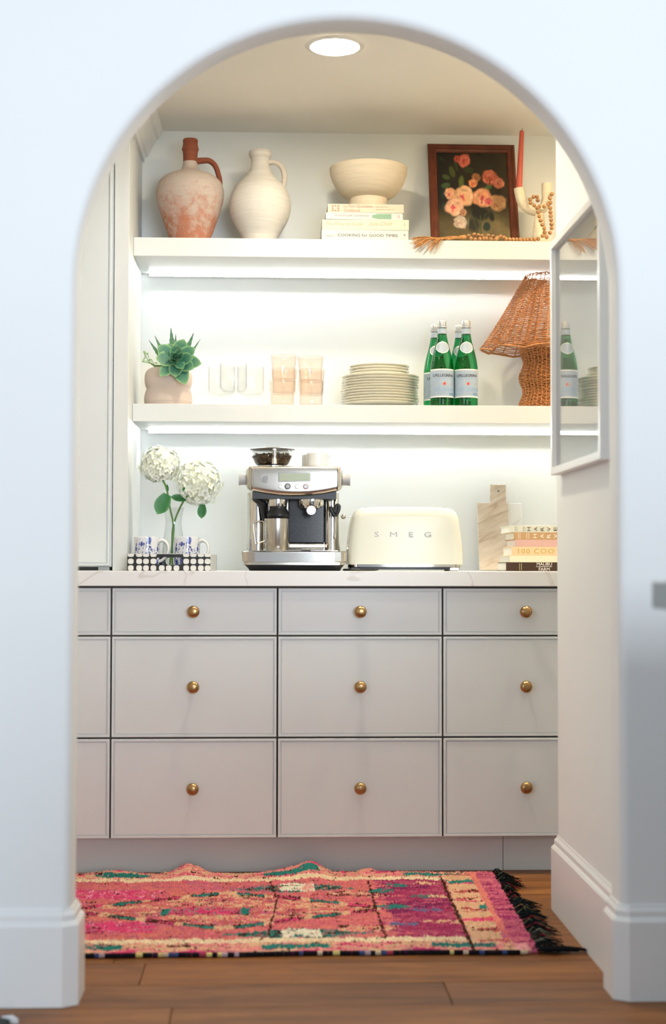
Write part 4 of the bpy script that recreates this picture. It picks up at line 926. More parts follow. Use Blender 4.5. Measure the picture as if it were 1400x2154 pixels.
for r, z in ((MR - .0015, MH + .0012), (MR - .003, MH), (MR - .004, .006)):
    for k in range(na): a = 2 * PI * k / na; Vm.append((r * math.cos(a), r * math.sin(a), z)); Cm.append(srgb(226, 228, 234))
for j in range(3):
    b0 = (nz2 - 1) * na if j == 0 else n0 + (j - 1) * na
    for k in range(na): k2 = (k + 1) % na; Fm.append((b0 + k, b0 + k2, n0 + j * na + k2, n0 + j * na + k))
Fm.append(tuple(n0 + 2 * na + k for k in range(na))); Fm.append(tuple(range(na - 1, -1, -1)))
mug = thing('floral_mug', 'x', 'mug', (0, 0, 0), group='blue floral mugs on the tray')
mk('cup', (Vm, Fm), vcol('blue_transferware', 0.12, 0.5, coat=0.4), mug, 60, cols=np.array(Cm))
mk('handle', tube(cr([(MR - .003, 0, .086), (MR + .012, 0, .091), (MR + .026, 0, .080), (MR + .030, 0, .060), (MR + .022, 0, .038), (MR + .008, 0, .026), (MR - .004, 0, .022)], 5), 0.0047, 10, flat=1.4), MT['whiteceramic'], mug, 60)
mug_sp = [(326, 4.915, -0.10, 'blue floral mug on the left of the tray, in front'), (797, 4.915, -0.12, 'blue floral mug on the right of the tray, in front'), (336, 5.075, -0.25, 'blue floral mug hidden behind the left front mug'), (812, 5.075, -0.15, 'blue floral mug hidden behind the right front mug')]
for i, (zx, Y, rz, lab) in enumerate(mug_sp):
    o = mug if i == 0 else copy_tree(mug); o.location = (z7(zx, 1350, Y).x, Y, ZT + 0.0071); o.rotation_euler = (0, 0, rz); o['label'] = lab
# ---- vase with hydrangeas
YV = 5.0
vb = z7(640, 1560, YV)
MT['vaseglass'] = thin_glass('clear_vase_glass', (0.965, 0.975, 0.972), 1.5, 0.02)
vase = thing('glass_vase', 'clear glass carafe vase standing in the tray between the mugs', 'vase', (vb.x, YV, ZT + 0.0071))
uv = q7 * pxm(YV); VZ = lambda y: (1545 - y) * uv
vp = smoothprof([(0.032, 0), (0.0355, 0.006), (0.036, 0.03), (0.0355, VZ(1330)), (0.0335, VZ(1200)), (0.0285, VZ(1080)), (0.0265, VZ(1000)), (0.030, VZ(900)), (0.0355, VZ(830))], 4)
mk('glass', lathe([(0, 0)] + vp + [(vp[-1][0] - .001, vp[-1][1] + .0006)] + [(r - .002, max(z, .006)) for r, z in vp[::-1]] + [(0, .006)], 40), MT['vaseglass'], vase, 60)
MT['hstem'] = plain('hydrangea_stem', srgb(96, 140, 58), 0.5, var=0.25, nscale=40)
MT['hleaf'] = leafmat('hydrangea_leaf', srgb(26, 92, 44), srgb(50, 124, 62), srgb(90, 150, 90))
MT['petal'] = vcol('white_hydrangea_petal', 0.7, 0.2)
def hydrangea(label, stem, cx, cy, rx, ry, leaves, seed):
    rr = np.random.default_rng(seed); base = z7(stem[0][0], stem[0][1], YV + stem[0][2])
    if base.z < ZT + 0.016: base.z = ZT + 0.016
    t_ = thing('hydrangea', label, 'flower', base, group='white hydrangea stems')
    P_ = [z7(x, y, YV + dy) - base for x, y, dy in stem]; P_[0] = Vector((0, 0, 0))
    mk('stem', tube(cr(P_, 4), 0.0031, 8), MT['hstem'], t_, 60)
    cen = z7(cx, cy, YV + stem[-1][2]) - base; R1, R2 = rx * uv, ry * uv
    V, Fc, Cc = [], [], []
    N = 150
    for i in range(N):
        z = 1 - 2 * (i + .5) / N; a = i * 2.39996; s = math.sqrt(1 - z * z)
        nrm = Vector((s * math.cos(a), s * math.sin(a), z)); f = rr.uniform(.86, 1.06) * (1 + .12 * math.sin(3 * a) * s)
        p = cen + Vector((nrm.x * R1 * f, nrm.y * R1 * f * .95, nrm.z * R2 * f))
        nn = (nrm + Vector(rr.uniform(-.35, .35, 3).tolist())).normalized(); tx = nn.orthogonal().normalized(); ty = nn.cross(tx); rot = rr.uniform(0, 6.28); tint = rr.uniform(0, 1)
        c1 = np.array(srgb(248, 250, 244)) * (1 - tint * .25) + np.array(srgb(216, 228, 178)) * tint * .25
        S = rr.uniform(.0085, .0118)
        for k in range(4):
            th = rot + k * PI / 2; e = tx * math.cos(th) + ty * math.sin(th); g = nn.cross(e); b0 = len(V)
            for (u_, v_, h_) in ((0.05, -.06, -.15), (0.05, .06, -.15), (.55, -.52, .05), (.55, .52, .05), (.6, 0, -.06), (1.05, -.36, .14), (1.05, .36, .14), (1.15, 0, .10)):
                V.append(tuple(p + e * (u_ * S) + g * (v_ * S) + nn * (h_ * S * rr.uniform(.6, 1.5)))); Cc.append(c1 if u_ > .1 else np.array(srgb(230, 236, 206)))
            Fc += [(b0, b0 + 4, b0 + 1), (b0, b0 + 2, b0 + 4), (b0 + 1, b0 + 4, b0 + 3), (b0 + 2, b0 + 5, b0 + 7, b0 + 4), (b0 + 4, b0 + 7, b0 + 6, b0 + 3)]
    o = mk('bloom', (V, Fc), MT['petal'], t_, 180, cols=np.array(Cc)); o['kind'] = 'stuff'
    mk('bloom_core', ([(cen.x + p[0] * R1 * .78, cen.y + p[1] * R1 * .75, cen.z + p[2] * R2 * .78) for p in lathe([(0, -1)] + [(math.cos(b), math.sin(b)) for b in np.linspace(-1.3, 1.3, 9)] + [(0, 1)], 20)[0]], lathe([(0, -1)] + [(math.cos(b), math.sin(b)) for b in np.linspace(-1.3, 1.3, 9)] + [(0, 1)], 20)[1]), plain('pale_green_floret_core', srgb(232, 238, 218), 0.8), t_, 60)
    for (x0, y0, x1, y1, w_, dy, up_) in leaves:
        a_, b_ = z7(x0, y0, YV + dy), z7(x1, y1, YV + dy - .01); v = b_ - a_
        lm = leaf_mesh(1.0, 0.8, 0.02, curl=-.06, cup=.25, nu=11, nv=9)
        o = mk('leaf', meshdata('leaf', lm[:2], MT['hleaf'], 180, lm[2]), None, t_); o.matrix_local = Matrix.Translation(a_ - base) @ orient(v, Vector(up_)) @ Matrix.Diagonal((w_ * uv / .8, v.length, 0.05, 1))
    return t_
hydrangea('white hydrangea bloom on the left stem, higher of the two', [(600, 1500, .0), (640, 1150, .002), (640, 1010, .0), (600, 830, -.002), (560, 600, -.004), (500, 480, -.004)], 480, 320, 225, 205, [(570, 672, 450, 905, 185, -.012, (0.1, -1, .25)), (470, 480, 405, 520, 60, 0, (0, -1, .3)), (560, 560, 575, 640, 40, 0, (0, -1, 0))], 1)
hydrangea('white hydrangea bloom on the right stem, larger and lower', [(630, 1500, .012), (628, 1150, .008), (650, 1010, .006), (700, 870, .004), (765, 745, .004), (860, 620, .004)], 935, 540, 262, 262, [(790, 730, 605, 700, 95, .0, (0, -1, .4)), (985, 790, 970, 955, 110, -.02, (0, -1, .2)), (740, 745, 690, 735, 40, 0, (0, -1, .2)), (770, 590, 755, 630, 30, -.05, (0, -1, 0))], 2)

# ------------------------------------------------------------------ espresso machine
YE = 4.868; ue = 1 / 5.385 * pxm(YE)
eb = at(490 + 692 / 5.385, 1199, YE)
em = thing('espresso_machine', 'stainless steel espresso machine with a bean hopper, on the marble counter', 'espresso machine', (eb.x, YE, ZT))
ex = lambda zx: (zx - 692) * ue
ez = lambda zy: (1508 - zy) * ue
DE = 0.31
def plan(x0, x1, y0, y1, r, bulge=0.0, k=5):
    pts = rrect(x0, x1, y0, y1, r, k); w_ = (x1 - x0) / 2; c_ = (x0 + x1) / 2
    return [(x, y - (bulge * (1 - ((x - c_) / w_) ** 2) if y < (y0 + y1) / 2 else 0)) for x, y in pts]
def zloft(levels): return loft([[(x, y, z) for x, y in pts] for pts, z in levels])
mk('base_foot', zloft([(plan(ex(185), ex(1215), .012, DE - .02, .02), 0), (plan(ex(170), ex(1230), .008, DE - .02, .02), ez(1480)), (plan(ex(128), ex(1262), 0.0, DE - .02, .02), ez(1440))]), MT['black'], em, 40)
bt = mk('drip_tray', zloft([(plan(ex(120), ex(1270), -.004, .19, .02, .008), ez(1440)), (plan(ex(120), ex(1270), -.004, .19, .02, .008), ez(1412)), (plan(ex(104), ex(1286), -.008, .19, .02, .008), ez(1400)), (plan(ex(97), ex(1290), -.010, .19, .022, .008), ez(1295)), (plan(ex(105), ex(1282), -.006, .19, .022, .008), ez(1283))]), MT['steel'], em, 40)
mk('tray_window', prism([(ex(245), ez(1408)), (ex(1145), ez(1408)), (ex(1145), ez(1300)), (ex(245), ez(1300))], -0.0205, -0.010), MT['chrome'], bt)
mk('tray_grille', box(ex(200), ex(1185), 0.0, .125, ez(1282), ez(1276)), MT['chrome'], bt)
mk('drip_float', rbox(ex(770), ex(880), -.004, .006, ez(1290), ez(1270), .001), MT['black'], bt)
body = mk('body', zloft([(plan(ex(135), ex(1240), .125, DE, .03), ez(1292)), (plan(ex(150), ex(1226), .130, DE, .03), ez(1180)), (plan(ex(152), ex(1224), .130, DE, .03), ez(600))]), MT['chrome'], em, 40)
mk('splash_plate', rbox(ex(630), ex(1050), .118, .131, ez(1190), ez(655), .004), MT['blackgloss'], body)
mk('splash_lip', rbox(ex(628), ex(1062), .090, .131, ez(1250), ez(1192), .004, 2), MT['steel'], body)
for a_, b_ in ((168, 372), (1050, 1215)):
    S = [[(ex(a_ + (b_ - a_) * (.5 + .5 * math.cos(q))), .131 - .020 * math.sin(q), z) for q in np.linspace(PI, 0, 10)] + [(ex(b_), .14, z), (ex(a_), .14, z)] for z in (ez(1280), ez(640))]
    mk('column', loft([s_[::1] for s_ in S]), MT['chrome'], body, 40)
# head with a bellied front
def head():
    S = []; N = 33
    for i in range(N):
        f = -1 + 2 * i / (N - 1); f = math.copysign(1 - (1 - abs(f)) ** 1.25, f); x0 = ex(142) + (ex(1243) - ex(142)) * (f + 1) / 2
        e = max(0.0, abs(f) - .9) / .1; rnd = 1 - math.sqrt(max(0, 1 - e * e))
        yf = -.006 * (1 - f * f) - .004 + rnd * .035; zb_ = ez(585) + (ez(662) - ez(585)) * (1 - f * f) + rnd * .012; zt_ = ez(322) - rnd * .014
        rt, rb_ = .010, .016; prof = [(DE, zb_ + .02), (DE, zt_)]
        for q in np.linspace(0, PI / 2, 6): prof.append((yf + rt - rt * math.sin(q), zt_ - rt + rt * math.cos(q)))
        prof += [(yf - .002, zt_ - (zt_ - zb_) * .35), (yf, zb_ + rb_ * 1.6)]
        for q in np.linspace(0, PI / 2, 6): prof.append((yf + rb_ - rb_ * math.cos(q), zb_ + rb_ - rb_ * math.sin(q)))
        prof.append((.12, zb_ + .004)); S.append([(x0, y, z) for y, z in prof])
    return loft(S)
hd_ = mk('head', head(), MT['steel'], em, 50)
mk('underside', box(ex(215), ex(1170), .012, .12, ez(690), ez(600)), MT['black'], em)
for zx in (207, 1181): mk('panel_seam', box(ex(zx) - .0004, ex(zx) + .0004, -.0095, .01, ez(600), ez(350)), MT['black'], hd_)
yh = -.0135
mk('display_bezel', prism(rrect(ex(508), ex(880), ez(503), ez(392), .003), yh - .0006, yh + .012), MT['chrome'], hd_, 40)
mk('display', prism(rrect(ex(520), ex(868), ez(492), ez(404), .002), yh - .0012, yh + .01), plain('grey_green_lcd', srgb(160, 172, 150), 0.2, var=0.04), hd_)
def button(zx, zy, r, m1, m2, name='button', deep=.004):
    o = mk(name, disc_y(ex(zx), ez(zy), r * ue, yh - deep * .5, yh + .012), m1, hd_, 40); mk('button_face', disc_y(ex(zx), ez(zy), r * ue * .72, yh - deep, yh + .012), m2, o, 40)
I_btn = plain('button_red_ring', srgb(170, 70, 70), 0.3)
button(357, 466, 47, MT['greyplastic'], MT['chrome'], 'power_button'); button(532, 555, 20, MT['chrome'], MT['steel']); button(615, 553, 34, MT['black'], MT['chrome'], deep=.008); button(727, 555, 32, MT['chrome'], MT['steel']); button(820, 555, 32, I_btn, MT['chrome'])
mk('logo', fit('brev', ex(945), ex(1118), ez(500), ez(455), yh + .004 - .002), MT['whiteceramic'], hd_)
for s_, zx, nm in ((-1, 140, 'grind_dial'), (1, 1246, 'steam_dial')):
    dl = lathe([(0, -.012), (.0165, -.012), (.0165, .006), (.018, .008), (.018, .012), (0, .012)], 28)
    M_ = Matrix.Translation((ex(102) if s_ < 0 else ex(1288), .045, ez(470))) @ Matrix.Rotation(s_ * PI / 2, 4, 'Y') @ Matrix.Rotation(0, 4, 'Z')
    mk(nm, xform(dl, M_), MT['greyplastic'], em, 40)
    mk('dial_shaft', xform(lathe([(0, -.006), (.010, -.006), (.010, .02), (0, .02)], 16), Matrix.Translation((ex(130) if s_ < 0 else ex(1256), .045, ez(470))) @ Matrix.Rotation(-s_ * PI / 2, 4, 'Y')), MT['steel'], em, 40)
def vcyl(name, zx, y, prof, mat, par, n=32): return mk(name, move(lathe(prof, n), (ex(zx), y, 0)), mat, par, 45)
vcyl('grinder_outlet', 498, .062, [(0, ez(770)), (112 * ue, ez(770)), (115 * ue, ez(755)), (115 * ue, ez(690)), (0, ez(690))], MT['chrome'], em)
vcyl('dosing_funnel', 512, .062, [(0, ez(908)), (120 * ue, ez(908)), (134 * ue, ez(880)), (130 * ue, ez(850)), (95 * ue, ez(800)), (100 * ue, ez(769)), (0, ez(769))], MT['black'], em)
mk('grinder_chute', tube([(ex(225), .06, ez(670)), (ex(330), .075, ez(740)), (ex(355), .09, ez(880)), (ex(358), .10, ez(940))], [.010, .013, .011, .008], 10), MT['black'], em, 60)
vcyl('group_head', 888, .062, [(0, ez(772)), (135 * ue, ez(770)), (142 * ue, ez(755)), (142 * ue, ez(690)), (0, ez(690))], MT['chrome'], em)
pfm = vcyl('portafilter', 880, .062, [(0, ez(815)), (.012, ez(815)), (.030, ez(790)), (.031, ez(771)), (0, ez(771))], MT['chrome'], em)
mk('handle', xform(lathe([(0, 0), (.0155, 0), (.0168, .004), (.0145, .03), (.011, .055), (0, .055)], 28), Matrix.Translation((ex(880), -.030, ez(825))) @ Matrix.Rotation(-PI / 2, 4, 'X')), MT['black'], pfm, 45)
mk('handle_cap', disc_y(ex(880), ez(825), .0145, -.0318, -.0298), MT['steel'], pfm, 40)
sw = mk('steam_wand', tube(cr([(ex(1165), .05, ez(690)), (ex(1155), .035, ez(760)), (ex(1160), .028, ez(900)), (ex(1158), .024, ez(1060)), (ex(1150), .02, ez(1145))], 4), .0042, 10), MT['chrome'], em, 60)
mk('grip', tube(cr([(ex(1152), .028, ez(888)), (ex(1120), .026, ez(825)), (ex(1102), .026, ez(795)), (ex(1135), .026, ez(800)), (ex(1160), .026, ez(840)), (ex(1170), .026, ez(770)), (ex(1200), .026, ez(765)), (ex(1196), .026, ez(815)), (ex(1165), .028, ez(880))], 4), .0062, 8), MT['black'], sw, 60)
mk('tip', lathe([(0, 0), (.005, .002), (.0058, .006), (.004, .01), (0, .01)], 14), MT['chrome'], sw, loc=(ex(1150), .02, ez(1150)))
# hopper
YHp = .10
hop = vcyl('bean_hopper', 438, YHp, [(160 * ue, ez(318)), (165 * ue, ez(292)), (182 * ue, ez(285)), (246 * ue, ez(188)), (230 * ue, ez(150)), (232 * ue, ez(112)), (226 * ue, ez(112)), (224 * ue, ez(150)), (238 * ue, ez(188)), (176 * ue, ez(283)), (158 * ue, ez(292)), (154 * ue, ez(318))], thin_glass('smoky_hopper', (.86, .86, .85), 1.5, .05), em, 48)
mk('lid', move(lathe([(0, ez(112)), (255 * ue, ez(112)), (263 * ue, ez(106)), (200 * ue, ez(92)), (90 * ue, ez(85)), (0, ez(84))], 48), (ex(443), YHp, 0)), plain('grey_hopper_lid', srgb(128, 118, 116), .25), hop, 40)
mk('collar', move(lathe([(0, ez(320)), (172 * ue, ez(320)), (172 * ue, ez(298)), (0, ez(298))], 40), (ex(438), YHp, 0)), MT['chrome'], hop, 40)
mk('post', move(lathe([(0, ez(285)), (32 * ue, ez(285)), (32 * ue, ez(113)), (0, ez(113))], 20), (ex(465), YHp - 190 * ue, 0)), MT['chrome'], hop, 40)
bs = []; rb2 = np.random.default_rng(9)
one = lathe([(0, -.0042), (.0028, -.003), (.0036, 0), (.0028, .003), (0, .0042)], 6)
mk('bean_bed', move(lathe([(0, ez(282)), (170 * ue, ez(280)), (222 * ue, ez(190)), (180 * ue, ez(165)), (0, ez(150))], 28), (ex(438), YHp, 0)), plain('coffee_mass', srgb(42, 28, 16), .6, var=.4, nscale=200), hop)
for i in range(420):
    a = rb2.uniform(0, 6.283); z = rb2.uniform(0, 1); zz_ = ez(276) + z * (ez(172) - ez(276)); r = (172 + 52 * z if z < .85 else rb2.uniform(0, 205)) * ue
    M_ = Matrix.Translation((ex(438) + r * math.cos(a), YHp + r * math.sin(a), zz_ + (.004 if z > .85 else 0))) @ Matrix.Rotation(rb2.uniform(0, 3), 4, 'X') @ Matrix.Rotation(rb2.uniform(0, 3), 4, 'Y'); bs.append(xform(one, M_))
o = mk('coffee_beans', cat(bs), plain('roasted_bean', srgb(92, 62, 34), .45, var=.5, nscale=90), hop, 60); o['kind'] = 'stuff'
# cups on top of the machine
cupT = thing('white_cup', 'white cup with its handle to the right on top of the espresso machine', 'cup', (eb.x + ex(955), YE + .075, ZT + ez(322)), group='white cups on the machine')
CH = 168 * ue; CRr = 117 * ue
mk('cup', lathe([(0, 0), (CRr - .003, 0), (CRr - .001, .002), (CRr, .01), (CRr, CH), (CRr - .0012, CH + .0006), (CRr - .0024, CH), (CRr - .003, .005), (0, .004)], 40), MT['whiteceramic'], cupT, 50)
mk('handle', tube(cr([(CRr - .002, 0, CH * .84), (CRr + .007, 0, CH * .84), (CRr + .0115, 0, CH * .62), (CRr + .008, 0, CH * .36), (CRr - .002, 0, CH * .22)], 5), .0030, 8), MT['whiteceramic'], cupT, 60)
c2_ = copy_tree(cupT); c2_['label'] = 'white cup tucked behind the other cup on the espresso machine'; c2_.location = (eb.x + ex(905), YE + .155, ZT + ez(322)); c2_.rotation_euler = (0, 0, 2.2)
# milk jug on the drip tray
mp_ = thing('milk_jug', 'steel milk frothing jug with a wire handle on the drip tray', 'jug', (eb.x + ex(495), YE + .058, ZT + ez(1275)))
JH = ez(912) - ez(1275)
mk('body', lathe([(0, 0), (132 * ue, 0), (138 * ue, .003), (138 * ue, JH * .85), (142 * ue, JH), (139 * ue, JH + .0004), (135 * ue, JH * .85), (133 * ue, .004), (0, .003)], 44), MT['steel'], mp_, 45)
mk('handle', tube(cr([(-136 * ue, 0, JH * .90), (-200 * ue, 0, JH * .93), (-262 * ue, 0, JH * .86), (-268 * ue, 0, JH * .74), (-245 * ue, 0, JH * .25), (-232 * ue, 0, JH * .22), (-136 * ue, 0, JH * .30)], 4), .0028, 8), MT['chrome'], mp_, 60)

# ------------------------------------------------------------------ toaster
YTo = 4.905; ut = 1 / 2.917 * pxm(YTo)
tb = at(710 + 420 / 2.917, 1199.5, YTo)
to = thing('toaster', 'glossy cream retro toaster with chrome base, beside the espresso machine', 'toaster', (tb.x, YTo, ZT))
tx_ = lambda zx: (zx - 420) * ut
tz_ = lambda zy: (581 - zy) * ut
def toaster_body():
    outl = [(63, 540), (64, 480), (70, 400), (78, 320), (90, 260), (104, 224), (126, 202), (160, 190), (240, 186), (420, 184), (600, 186), (680, 190), (714, 202), (738, 224), (752, 262), (764, 330), (772, 410), (777, 480), (778, 540)]
    top = smoothprof([(tx_(a), tz_(b)) for a, b in outl], 3)[::-1]       # right to left over the top: counter-clockwise from -Y
    cx_, dpt, rd = tx_(420), 0.205, 0.034; S = []
    for q in np.linspace(0, PI / 2, 8): S.append((rd - rd * math.sin(q), rd - rd * math.cos(q)))
    S = [(y, ins) for ins, y in [(rd - rd * math.sin(q), rd - rd * math.cos(q)) for q in np.linspace(0, PI / 2, 8)]]
    S += [(dpt - y, i) for y, i in S[::-1]]
    zb_ = tz_(540); secs = []
    for y, ins in S:
        sec = []
        for x, z in top:
            sec.append((cx_ + (x - cx_) * (1 - ins / 0.19), y, zb_ + (z - zb_) * (1 - ins / 0.20)))
        secs.append(sec)
    return loft(secs)
tbo = mk('body', toaster_body(), MT['cream_enamel'], to, 50)
mk('chrome_skirt', prism_z(rrect(tx_(68), tx_(772), .012, .193, .03), tz_(556), tz_(539)), MT['chrome'], to, 40)
mk('base', prism_z(rrect(tx_(75), tx_(760), .016, .188, .03), tz_(572), tz_(556)), MT['black'], to, 40)
for xa in (78, 690):
    for ya in (.014, .165): mk('foot', rbox(tx_(xa), tx_(xa + 62), ya, ya + .024, 0, tz_(556), .003), MT['chrome' if xa > 400 else 'black'], to, 40)
mk('crumb_tray_pull', rbox(tx_(757), tx_(779), .07, .13, tz_(556), tz_(506), .002), MT['steel'], to)
lev = mk('lever', tube([(tx_(92), .10, tz_(243)), (tx_(55), .10, tz_(243))], .0022, 8), MT['chrome'], to, 60)
mk('lever_ball', move(lathe([(0, -.009)] + [(.009 * math.cos(b), .009 * math.sin(b)) for b in np.linspace(-1.3, 1.3, 9)] + [(0, .009)], 18), (tx_(42), .10, tz_(241))), MT['chrome'], lev, 180)
for ch, zx in zip('SMEG', (242, 345, 447, 553)): pass
vx = TX['smeg']; mk('logo_letters', fit('smeg', tx_(224), tx_(573), tz_(372), tz_(341), -0.0006), plain('satin_nickel_letter', (0.34, 0.34, 0.33), 0.45, 0.9), to)
mk('bread_slot', rbox(tx_(170), tx_(680), .082, .122, tz_(187), tz_(183), .001), MT['black'], to)
knob_s = xform(lathe([(0, 0), (.010, 0), (.010, .008), (0, .009)], 20), Matrix.Translation((tx_(74), .05, tz_(440))) @ Matrix.Rotation(-PI / 2, 4, 'Y')); mk('browning_knob', knob_s, MT['chrome'], to, 40)
cd = thing('power_cord', 'black power cord curling under the left end of the toaster', 'cord', (tb.x + tx_(60), YTo, ZT))
mk('cable', tube(cr([(-0.012, .02, .0036), (0.006, -.006, .0036), (.03, -.012, .0036), (.06, -.008, .0036), (.085, -.002, .004), (.098, .006, .006)], 5), .0034, 8), MT['black'], cd, 60)

# ------------------------------------------------------------------ boards
q8 = 1 / 6.667
def board(name, label, poly, Yb_, th, mat, hole=None, lean=4.0):
    c_ = at(980 + poly[0][0] * q8, 1000 + 1335 * q8, Yb_); ub_ = q8 * pxm(Yb_)
    x0 = min(p[0] for p in poly)
    P_ = [((x - x0) * ub_, (1338 - y) * ub_) for x, y in poly]
    t_ = thing(name, label, 'cutting board', (at(980 + x0 * q8, 1200, Yb_).x, Yb_, ZT + 0.0003 + th * math.sin(math.radians(lean)) * 0.0), (math.radians(-lean), 0, 0), 'marble boards by the cookbooks')
    vf = bevel(prism(P_, -th, 0.0), 0.0012)
    b_ = mk('slab', vf, mat, t_)
    if hole: mk('hanging_hole', lathe([(0.0030, 0.0), (0.0044, 0.0), (0.0044, 0.0008), (0.0030, 0.0008), (0.0030, 0.0)], 20), MT['steel'], t_, loc=((hole[0] - x0) * ub_, -th - .0006, (1338 - hole[1]) * ub_), rot=(-PI / 2, 0, 0)); mk('hole_core', disc_y((hole[0] - x0) * ub_, (1338 - hole[1]) * ub_, .0031, -th - .0002, -th + .002), MT['cabdark'], t_)
    return t_
def board_marble():
    m_, nt, b = newmat('taupe_marble'); v = coords(nt, 'Object', (1, 1, 1)); v.node.inputs['Rotation'].default_value = (0, .45, 0)
    mp2 = nt.nodes.new('ShaderNodeMapping'); mp2.inputs['Scale'].default_value = (6, 6, 32); L(nt, v, mp2.inputs['Vector'])
    f = noise(nt, mp2.outputs[0], 1.6, 5, .6, .5); L(nt, ramp(nt, f, [(.3, srgb(176, 152, 130)), (.45, srgb(206, 190, 172)), (.6, srgb(218, 206, 192)), (.8, srgb(226, 218, 208))]), b.inputs['Base Color']); b.inputs['Roughness'].default_value = .4; return m_
MT['boardmarble'] = board_marble(); MT['boardwhite'] = marble('white_board_marble', (.82, .82, .80), (.68, .68, .68), 5, .35)
board('cutting_board', 'taupe streaked marble board with a handle and hanging hole, leaning on the wall', [(185, 1338), (618, 1338), (604, 375), (585, 375), (580, 105), (350, 105), (350, 375), (162, 375)][0:2] + [(612, 375), (585, 375), (582, 108), (352, 108), (352, 375), (165, 375)], 5.33, .012, MT['boardmarble'], (470, 205), 7.5)
board('cutting_board', 'plain white marble board half hidden behind the taupe board', [(420, 1338), (800, 1338), (790, 380), (420, 380)], 5.365, .012, MT['boardwhite'], None, 7.5)

# ------------------------------------------------------------------ cookbooks on the counter
YC = 4.955
zz = ZT
def z8(x): return 980 + x * q8
cb = [('dark brown cookbook with white lettering at the bottom of the counter stack', (553, 1213, 1338), (62, 36, 20), None, .2),
      ('plain cream book lying on the dark brown cookbook', (600, 1121, 1213), (232, 226, 200), None, .22),
      ('peach cookbook with large gold numerals on its spine', (630, 990, 1119), (238, 204, 164), None, .2),
      ('pink book between the peach and the tan cookbooks', (680, 888, 986), (218, 176, 168), None, .2),
      ('tan cookbook with pale sideways letters on the spine', (662, 783, 886), (196, 156, 112), None, .2),
      ('pale grey-green cookbook with dark sideways letters, top of the counter stack', (605, 685, 781), (222, 222, 208), None, .21)]
HB = {}
for i, (lab, (xl, y0, y1), col, _, dp) in enumerate(cb):
    t_, w_, hg_ = book(lab, cov('counter_cover_%d' % i, col), z8(xl), z8(xl) + 190 + (i % 2) * 8, 1000 + y0 * q8, 1000 + y1 * q8, YC, dp, zz, group='cookbooks stacked on the counter')
    zz += hg_; HB[i] = (t_, w_, hg_, xl)
ub8 = q8 * pxm(YC)
def ttl(i, key, xa, xb, f0, f1, mat):
    t_, w_, hg_, xl = HB[i]; mk('spine_title', fit(key, -w_ / 2 + (xa - xl) * ub8, -w_ / 2 + (xb - xl) * ub8, f0 * hg_, f1 * hg_, -0.0003), mat, t_)
ttl(0, 'malibu', 985, 1202, .62, .97, I_white); ttl(0, 'farm', 1015, 1168, .05, .40, I_white)
t_, w_, hg_, xl = HB[0]; mk('spine_rule', box(-w_ / 2 + (978 - xl) * ub8, -w_ / 2 + (1204 - xl) * ub8, -.0004, .001, hg_ * .49, hg_ * .54), I_white, t_)
for xx in (738, 765): mk('spine_rule', box(-w_ / 2 + (xx - xl) * ub8, -w_ / 2 + (xx + 9 - xl) * ub8, -.0004, .001, hg_ * .12, hg_ * .88), I_tan, t_)
ttl(2, 'hundred', 720, 1232, .24, .78, I_gold)
def side_letter(i, ch, xc_, mat, hgt=.55, wd=50):
    t_, w_, hg_, xl = HB[i]; V, Fc = fit(ch, -wd * ub8 / 2, wd * ub8 / 2, -hg_ * hgt / 2, hg_ * hgt / 2, 0)
    V2 = [(-p[2] * (wd * ub8) / (hg_ * hgt), p[1], p[0] * (hg_ * hgt) / (wd * ub8)) for p in V]     # letters stacked down an upright spine, so lying on their side here
    mk('spine_title', ([(p[0] - w_ / 2 + (xc_ - xl) * ub8, p[1] - .0003, p[2] + hg_ / 2) for p in V2], Fc), mat, t_)
I_umber = ink('umber_ink', srgb(96, 70, 40))
for ch, xx in zip('HARVE', (873, 968, 1062, 1155, 1250)): side_letter(5, ch, xx, I_umber)
for ch, xx in zip('HARVE', (958, 1058, 1155, 1250, 1345)): side_letter(4, ch, xx, I_white)
for i, xs_ in ((5, (678, 700, 790, 812)), (4, (722, 745, 840, 868))):
    t_, w_, hg_, xl = HB[i]
    for xx in xs_: mk('spine_rule', box(-w_ / 2 + (xx - xl) * ub8, -w_ / 2 + (xx + 6 - xl) * ub8, -.0004, .001, hg_ * .1, hg_ * .9), I_grey if i == 5 else I_white, t_)

